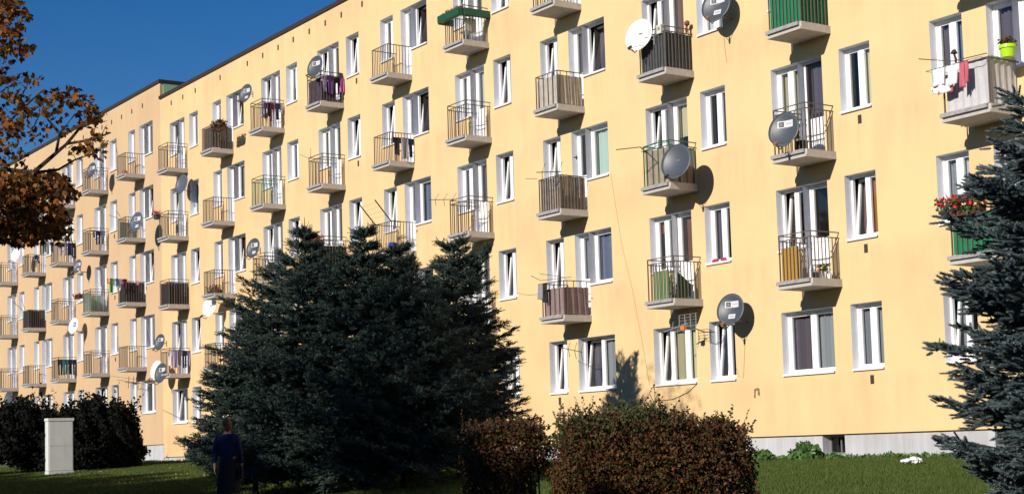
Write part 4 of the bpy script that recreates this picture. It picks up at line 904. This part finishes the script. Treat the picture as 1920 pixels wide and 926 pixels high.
# bushes and hedges
ND = np.array([(-.16, 0, 0), (.16, 0, 0), (.12, .7, .05), (0, 1, .02), (-.12, .7, .05)])
def bush(name, px, d, lobes, m, n, ls, label, cat, group=None, shoots=0, stems=30, flat=0.0, slen=.2):
    """lobes: (centre px, centre py, half width px, half height px, half depth m)"""
    b = at(px, 880, d); b[2] = float(ground_z(b[0], b[1])); root = empty(name, b, 0, label, cat, group); r = random.Random(int(px)+3)
    fwd = np.array([FW[0], FW[1], 0]); fwd /= np.linalg.norm(fwd); rt = np.array([RT[0], RT[1], 0]); rt /= np.linalg.norm(rt)
    P = []; tot = sum(l[2]*l[3] for l in lobes); wood = MB()
    for (cx, cy, hw, hh, dp) in lobes:
        c = at(cx, cy, d); A_ = hw/FPX*d; B_ = hh/FPX*d; k = int(n*hw*hh/tot)
        v = RG.normal(size=(k, 3)); v /= np.linalg.norm(v, axis=1, keepdims=True)
        if flat: v = np.sign(v)*np.abs(v)**flat; 
        rad = RG.uniform(.45, 1.12, k)**.6
        ph = v[:, 0]*5+cx; lump = 1+.13*np.sin(v[:, 0]*9+v[:, 2]*7+cx)+.06*np.sin(v[:, 1]*13+v[:, 2]*11)
        q = v*(rad*lump)[:, None]
        P.append(c[None]+rt[None]*(q[:, 0:1]*A_)+fwd[None]*(q[:, 1:2]*dp)+np.array([[0, 0, 1.]])*(q[:, 2:3]*B_))
        for s_ in range(int(stems*hw/sum(l[2] for l in lobes))+1):
            tx = r.uniform(-.8, .8)*A_; ty = r.uniform(-.6, .6)*dp; a_ = c+rt*tx*.5+fwd*ty*.5; a_[2] = b[2]; e = c+rt*tx+fwd*ty+np.array([0, 0, B_*.5])
            wood.tube([a_-b, (a_+e)/2-b+rt*r.uniform(-.04, .04), e-b], [.014, .01, .005], 4, False)
        for s_ in range(int(shoots*hw/sum(l[2] for l in lobes))):
            tx = r.uniform(-.95, .95)*A_; ty = r.uniform(-.9, .9)*dp; e0 = c+rt*tx+fwd*ty+np.array([0, 0, B_*.80]); ln = r.uniform(.25, 1.0)*slen*(1+(r.random() < .12)); dr = np.array([r.gauss(.1, .35), r.gauss(0, .35), 1]); e1 = e0+dr*ln
            wood.tube([e0-b, e1-b], [.005, .002], 3, False)
            for q_ in range(11): P.append((e0+(e1-e0)*(q_/10.)+np.array([r.gauss(0, .05*slen), r.gauss(0, .05*slen), 0]))[None])
    P = np.concatenate(P); P = P[P[:, 2] > ground_z(P[:, 0], P[:, 1])]
    D = RG.normal(size=P.shape); D[:, 2] += .5; X, Y, Z = frames(D)
    V, F = scatter(QT, QF, P-b, X, Y, Z, RG.uniform(.6, 1.3, len(P))*ls)
    link('foliage', np_mesh('foliage', V, F, m), root); wood.build('stems', mBark, root)
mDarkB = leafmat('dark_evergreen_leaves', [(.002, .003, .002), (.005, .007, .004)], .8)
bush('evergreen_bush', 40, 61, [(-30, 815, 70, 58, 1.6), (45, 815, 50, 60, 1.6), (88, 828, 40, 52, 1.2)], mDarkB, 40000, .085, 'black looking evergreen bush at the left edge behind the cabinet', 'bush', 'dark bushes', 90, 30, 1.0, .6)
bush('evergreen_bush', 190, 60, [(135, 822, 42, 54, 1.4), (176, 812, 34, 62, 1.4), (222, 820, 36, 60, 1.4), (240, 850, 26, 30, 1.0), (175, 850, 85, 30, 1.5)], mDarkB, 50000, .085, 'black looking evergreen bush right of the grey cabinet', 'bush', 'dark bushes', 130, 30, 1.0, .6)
mHedge = leafmat('russet_hedge_leaves', [(.025, .014, .006), (.09, .022, .008), (.15, .042, .012), (.040, .050, .012), (.06, .018, .008), (.025, .035, .008), (.10, .055, .014)], .7)
mHedgeG = leafmat('olive_hedge_leaves', [(.03, .045, .010), (.06, .08, .02), (.08, .07, .02), (.05, .03, .015)], .7)
bush('hedge', 1220, 17.2, [(1100, 872, 64, 74, .6), (1165, 868, 60, 84, .6), (1235, 874, 70, 90, .7), (1310, 876, 70, 88, .7), (1368, 856, 40, 56, .5), (1220, 925, 170, 108, .8), (1385, 908, 30, 56, .5), (1330, 815, 30, 24, .3), (1270, 812, 26, 22, .3)], mHedge, 85000, .024, 'larger russet hedge in front of the wall, right of the gap', 'hedge', None, 300, 60, .85, .13)
bush('hedge', 1150, 17.35, [(1110, 822, 70, 40, .5), (1190, 812, 60, 42, .5), (1245, 820, 45, 36, .5)], mHedgeG, 20000, .024, 'greener shoots rising from the middle of the larger hedge', 'hedge', None, 170, 12, .85, .19)
bush('hedge', 945, 17.6, [(905, 848, 42, 48, .5), (960, 845, 48, 52, .5), (1005, 840, 26, 42, .4), (935, 910, 62, 60, .5)], mHedge, 22000, .022, 'smaller russet hedge beside the spruce clump, left of the gap', 'hedge', None, 140, 70, .9, .15)
# leafy weeds by the plinth
mWeed = leafmat('broad_weed_leaves', [(.04, .09, .02), (.07, .14, .035), (.10, .18, .05)], .5)
def weed(x, y, w, h, n, label, ls=.07):
    z = float(ground_z(x, y)); o = empty('leafy_plant', (x, y, z), 0, label, 'plant', 'low leafy plants')
    k = RG.normal(size=(n, 3)); k /= np.linalg.norm(k, axis=1, keepdims=True); k[:, 2] = np.abs(k[:, 2]); P = k*RG.uniform(.5, 1, (n, 1))*np.array([[w, w*.5, h]])
    leafcloud('foliage', mWeed, P, ls, o, up=.9)
    s_ = MB(); 
    for j in range(10): s_.tube([(0, 0, -.02), tuple(P[j]*.8)], .006, 4, False)
    s_.build('stems', mBark, o)
p = on(1512, 860, -.7); weed(p[0], -.7, .50, .38, 520, 'bushy leafy plant against the plinth left of the basement window', .09)
p = on(1432, 862, -.9); weed(p[0], -.9, .32, .26, 240, 'leafy plant against the plinth beside the right end of the hedge', .08)
p = on(1562, 862, -.5); weed(p[0], -.5, .26, .13, 120, 'low weed directly under the basement window', .06)
p = on(1668, 862, -.4); weed(p[0], -.4, .22, .14, 90, 'low weed at the plinth behind the white litter', .05)
# ground cover of weeds in a strip along the plinth, counted as one mass
n = 4200; wx = RG.uniform(24, 43, n); wy = -RG.uniform(.05, .55, n); wz = ground_z(wx, wy)+RG.uniform(-.02, .07, n)
tag(leafcloud('weeds', mWeed, np.stack([wx, wy, wz], 1), .05, None, .9), 'strip of low weeds along the foot of the plinth', 'weeds', kind='stuff')
# grass blades
def grass(n, x0, x1, y0, y1, hgt, wid, nm, lab):
    x = RG.uniform(x0, x1, n); y = RG.uniform(y0, y1, n); z = ground_z(x, y)-.005
    cl = .6+.5*np.sin(x*1.7+np.sin(y*2.3)*1.5)*np.sin(y*1.9+x*.6); h = hgt*RG.uniform(.5, 1.2, n)*(.75+.45*cl); a = RG.uniform(0, 6.283, n); lx = RG.normal(0, .35, n)*h; ly = RG.normal(0, .35, n)*h
    B0 = np.stack([x-np.cos(a)*wid, y-np.sin(a)*wid, z], 1); B1_ = np.stack([x+np.cos(a)*wid, y+np.sin(a)*wid, z], 1); Tp = np.stack([x+lx, y+ly, z+h], 1)
    V = np.stack([B0, B1_, Tp], 1).reshape(-1, 3); F = np.arange(3*n).reshape(-1, 3)
    m = leafmat('grass_blades', [(.032, .062, .009), (.065, .12, .018), (.10, .145, .028), (.11, .095, .032)], .7, trans=.15)
    tag(link(nm, np_mesh(nm, V, F, m)), lab, 'grass', kind='stuff')
grass(330000, 28, 48, -13.5, -.1, .075, .006, 'grass', 'mown grass on the right of the lawn'); grass(300000, -14, 28, -13, -.1, .08, .010, 'grass', 'mown grass on the left of the lawn')
n = 300; fx = RG.uniform(-6, 22, n); fy = -RG.uniform(3.2, 9.5, n)
FL = leafmat('fallen_leaves', [(.18, .10, .03), (.34, .25, .09), (.14, .05, .02), (.32, .16, .03)])
D = RG.normal(size=(n, 3)); D[:, 2] *= .5; X, Y, Z = frames(D); V, F = scatter(QT, QF, np.stack([fx, fy, ground_z(fx, fy)+.06], 1), X, Y, Z, RG.uniform(.035, .07, n))
tag(link('fallen_leaves', np_mesh('fallen_leaves', V, F, FL)), 'scattered yellow leaves on the lawn near the cabinet', 'leaves', kind='stuff')

# row of trees behind and to the left of the camera: they throw the shade over the lower lawn
mTreeL = leafmat('row_tree_leaves', [(.02, .035, .01), (.05, .06, .015), (.07, .05, .015)], .8)
r = random.Random(21)
rowspec = [(-24+3.4*k, -36+r.uniform(-1.2, 1.2)) for k in range(28)]
ADJ = ['leafy']*5
ORD2 = ['number %d' % (k_+1) for k_ in range(40)]
for k, (x, y) in enumerate(rowspec):
    hgt = (13.4 if x < 28 else 11.9 if x < 40 else 9.3 if x < 48 else 9.75)+r.uniform(-.25, .25)
    g0 = float(ground_z(x, y)); o = empty('row_tree', (x, y, g0), 0, 'tall leafy tree in the row beyond the left edge, outside the picture', 'tree', 'row of trees outside the picture')
    MB().tube([(0, 0, -.2), (0, 0, hgt*.6)], [.2, .09], 8).build('trunk', mBark, o)
    nn = 3000; v = RG.normal(size=(nn, 3)); v /= np.linalg.norm(v, axis=1, keepdims=True); v *= RG.uniform(.2, 1, (nn, 1))**.4
    top = hgt-g0; P = v*np.array([[3.0, 2.2, (top-.8)/2]]); P[:, 2] += (top+.8)/2
    q = P[:, 2] > top-1.5; 
    leafcloud('crown', mTreeL, P, .42, o)

# ------------------------------------------------------------------ grey cabinet on the lawn
mCab = mat('light_grey_cabinet', (.66, .70, .69), .5, var=.05, scale=4, streak=.06)
cx, cy = 1.25, -7.05; cz = float(ground_z(cx, cy)); ch = 2.06
o = empty('utility_cabinet', (cx, cy, cz), 0, 'tall light grey utility cabinet standing on the lawn in front of the dark bushes', 'cabinet')
MB().box(-.42, 0, 0, .93, -.1, .16).build('base', mCab, o)
mb = MB().box(-.40, -.02, .02, .91, .165, ch-.10); mb.build('body', mCab, o)
MB().box(-.43, .01, -.01, .94, ch-.10, ch).build('lid', mCab, o)
for z0_, z1_ in ((.18, 1.02), (1.04, ch-.12)):
    MB().box(-.385, -.035, .004, .018, z0_, z1_).build('door', mCab, o); 
MB().box(-.36, -.34, -.02, .003, .5, .62).box(-.36, -.34, -.02, .003, 1.4, 1.52).build('handle', mDark, o)
MB().box(-.018, -.008, .05, .88, .18, 1.05).build('side_panel', mCab, o); MB().box(-.018, -.008, .05, .88, 1.065, ch-.12).build('side_panel', mCab, o)
# litter
x, y = 37.45, -2.5; z = float(ground_z(x, y))
mb = MB(); rt3 = (.56, .83)
for k, (s_, w_, h_) in enumerate(((-.10, .13, .05), (.04, .12, .075), (.13, .08, .055))): mb.blob((x+s_*rt3[0], y+s_*rt3[1], z+.07+h_*.4), (w_*.72, w_*.72, h_*.8), k+2, .35, 12, 8)
simple('plastic_bag', mb, mat('white_plastic_litter', (.82, .82, .84), .4), 'crumpled white plastic bag lying on the grass at the right', 'litter')

# ------------------------------------------------------------------ person seen from behind
def skin_obj(name, verts, edges, rad, m, parent, sub=2):
    me = bpy.data.meshes.new(name); me.from_pydata(verts, edges, []); me.materials.append(m); o = link(name, me, parent)
    sk = o.modifiers.new('skin', 'SKIN'); sk.use_smooth_shade = True
    if not me.skin_vertices: return o
    for i, q in enumerate(me.skin_vertices[0].data): q.radius = rad[i] if hasattr(rad[i], '__len__') else (rad[i], rad[i]); q.use_root = (i == 0)
    s_ = o.modifiers.new('sub', 'SUBSURF'); s_.levels = sub; s_.render_levels = sub
    return o
def person():
    p = at(427, 850, 29.0); z = float(ground_z(p[0], p[1])); root = empty('person', (p[0], p[1], z), math.radians(56), 'person seen from behind in blue jacket and long dark skirt on the shaded lawn', 'person')
    mSkin = mat('skin', (.42, .22, .15), .6); mJk = mat('blue_jacket_cloth', (.006, .009, .06), .8, var=.2, scale=9); mSk = mat('black_skirt_cloth', (.008, .008, .010), .9); mHair = mat('auburn_hair', (.20, .065, .02), .6, var=.3, scale=25); mShoe = mat('dark_shoe', (.01, .01, .01), .5)
    V = []; E_ = []; R_ = []
    def add(c, r_, par_=None):
        V.append(c); R_.append(r_)
        if par_ is not None: E_.append((par_, len(V)-1))
        return len(V)-1
    pel = add((0, 0, .95), (.15, .11)); sp = add((0, .0, 1.12), (.125, .09), pel); chs = add((0, 0, 1.30), (.15, .10), sp); nk = add((0, .0, 1.44), .052, chs); hd0 = add((0, .015, 1.52), (.066, .075), nk); hd1 = add((0, .02, 1.60), (.074, .09), hd0); hd2 = add((0, .015, 1.66), (.05, .06), hd1)
    add((0, .118, 1.565), .012, hd1); add((-.082, .01, 1.565), .014, hd1); add((.082, .01, 1.565), .014, hd1)
    for s_ in (-1, 1):
        sh = add((s_*.165, 0, 1.365), .056, chs); el = add((s_*.225, -.03*s_-.02, 1.10), .041, sh); wr = add((s_*.235, .05*s_+.02, .87), .028, el); pm_ = add((s_*.235, .06*s_+.03, .80), (.016, .034), wr)
        for q in range(4):
            f1 = add((s_*.233, .06*s_+.008+.016*q, .745-.004*abs(q-1.6)), .0085, pm_); add((s_*.222, .06*s_+.012+.016*q, .70-.006*abs(q-1.5)), .0075, f1)
        th = add((s_*.215, .06*s_+.07, .79), .0095, pm_); add((s_*.208, .06*s_+.085, .755), .0085, th)
        hp = add((s_*.09, 0, .86), .09, pel); kn = add((s_*.09, .07*s_+.03, .49), .056, hp); an = add((s_*.085, -.06+.12*(s_ > 0)-.04, .10), .036, kn); add((s_*.095, .08+.12*(s_ > 0)-.04, .045), .034, an)
    skin_obj('body', V, E_, R_, mSkin, root)
    V = []; E_ = []; R_ = []
    w = add((0, 0, .90), (.19, .14)); a = add((0, 0, 1.12), (.165, .12), w); c = add((0, 0, 1.30), (.185, .13), a); n_ = add((0, 0, 1.42), (.10, .085), c)
    for s_ in (-1, 1):
        sh = add((s_*.175, 0, 1.37), .070, c); el = add((s_*.235, -.03*s_-.02, 1.10), .058, sh); add((s_*.243, .04*s_+.01, .89), .045, el)
    skin_obj('jacket', V, E_, R_, mJk, root)
    mb = MB(); N = 20
    rings = [(1.0, .155, .12), (.90, .19, .145), (.75, .20, .165), (.55, .205, .19), (.34, .215, .21)]
    for (z_, a_, b_) in rings:
        for j in range(N): t = 6.2832*j/N; k = 1+.035*math.sin(t*7)*(1.0-z_); mb.v.append((a_*k*math.cos(t), b_*k*math.sin(t)+.01, z_))
    for i in range(len(rings)-1):
        for j in range(N): mb.f.append((i*N+j, i*N+(j+1) % N, (i+1)*N+(j+1) % N, (i+1)*N+j))
    mb.build('skirt', mSk, root, smooth=True)
    hb = MB(); hb.blob((0, -.012, 1.615), (.094, .105, .10), 8, .06, 16, 12); hb.blob((0, -.045, 1.56), (.082, .07, .085), 9, .08, 14, 10); hb.build('hair', mHair, root, smooth=True)
    MB().tube([(.10, -.10, 1.44), (.14, -.137, 1.30), (.19, -.12, 1.0), (.235, -.03, .80)], .012, 6).tube([(.10, .06, 1.44), (.16, .13, 1.25), (.235, .06, .82)], .012, 6).build('bag_strap', mSk, root)
    MB().box(.20, .27, -.12, .12, .60, .82).build('shoulder_bag', mSk, root)
    for s_ in (-1, 1):
        y_ = -.06+.12*(s_ > 0)-.04; MB().blob((s_*.092, y_+.06, .045), (.045, .125, .045), 3, .04, 12, 8).build('shoe', mShoe, root, smooth=True)
person()
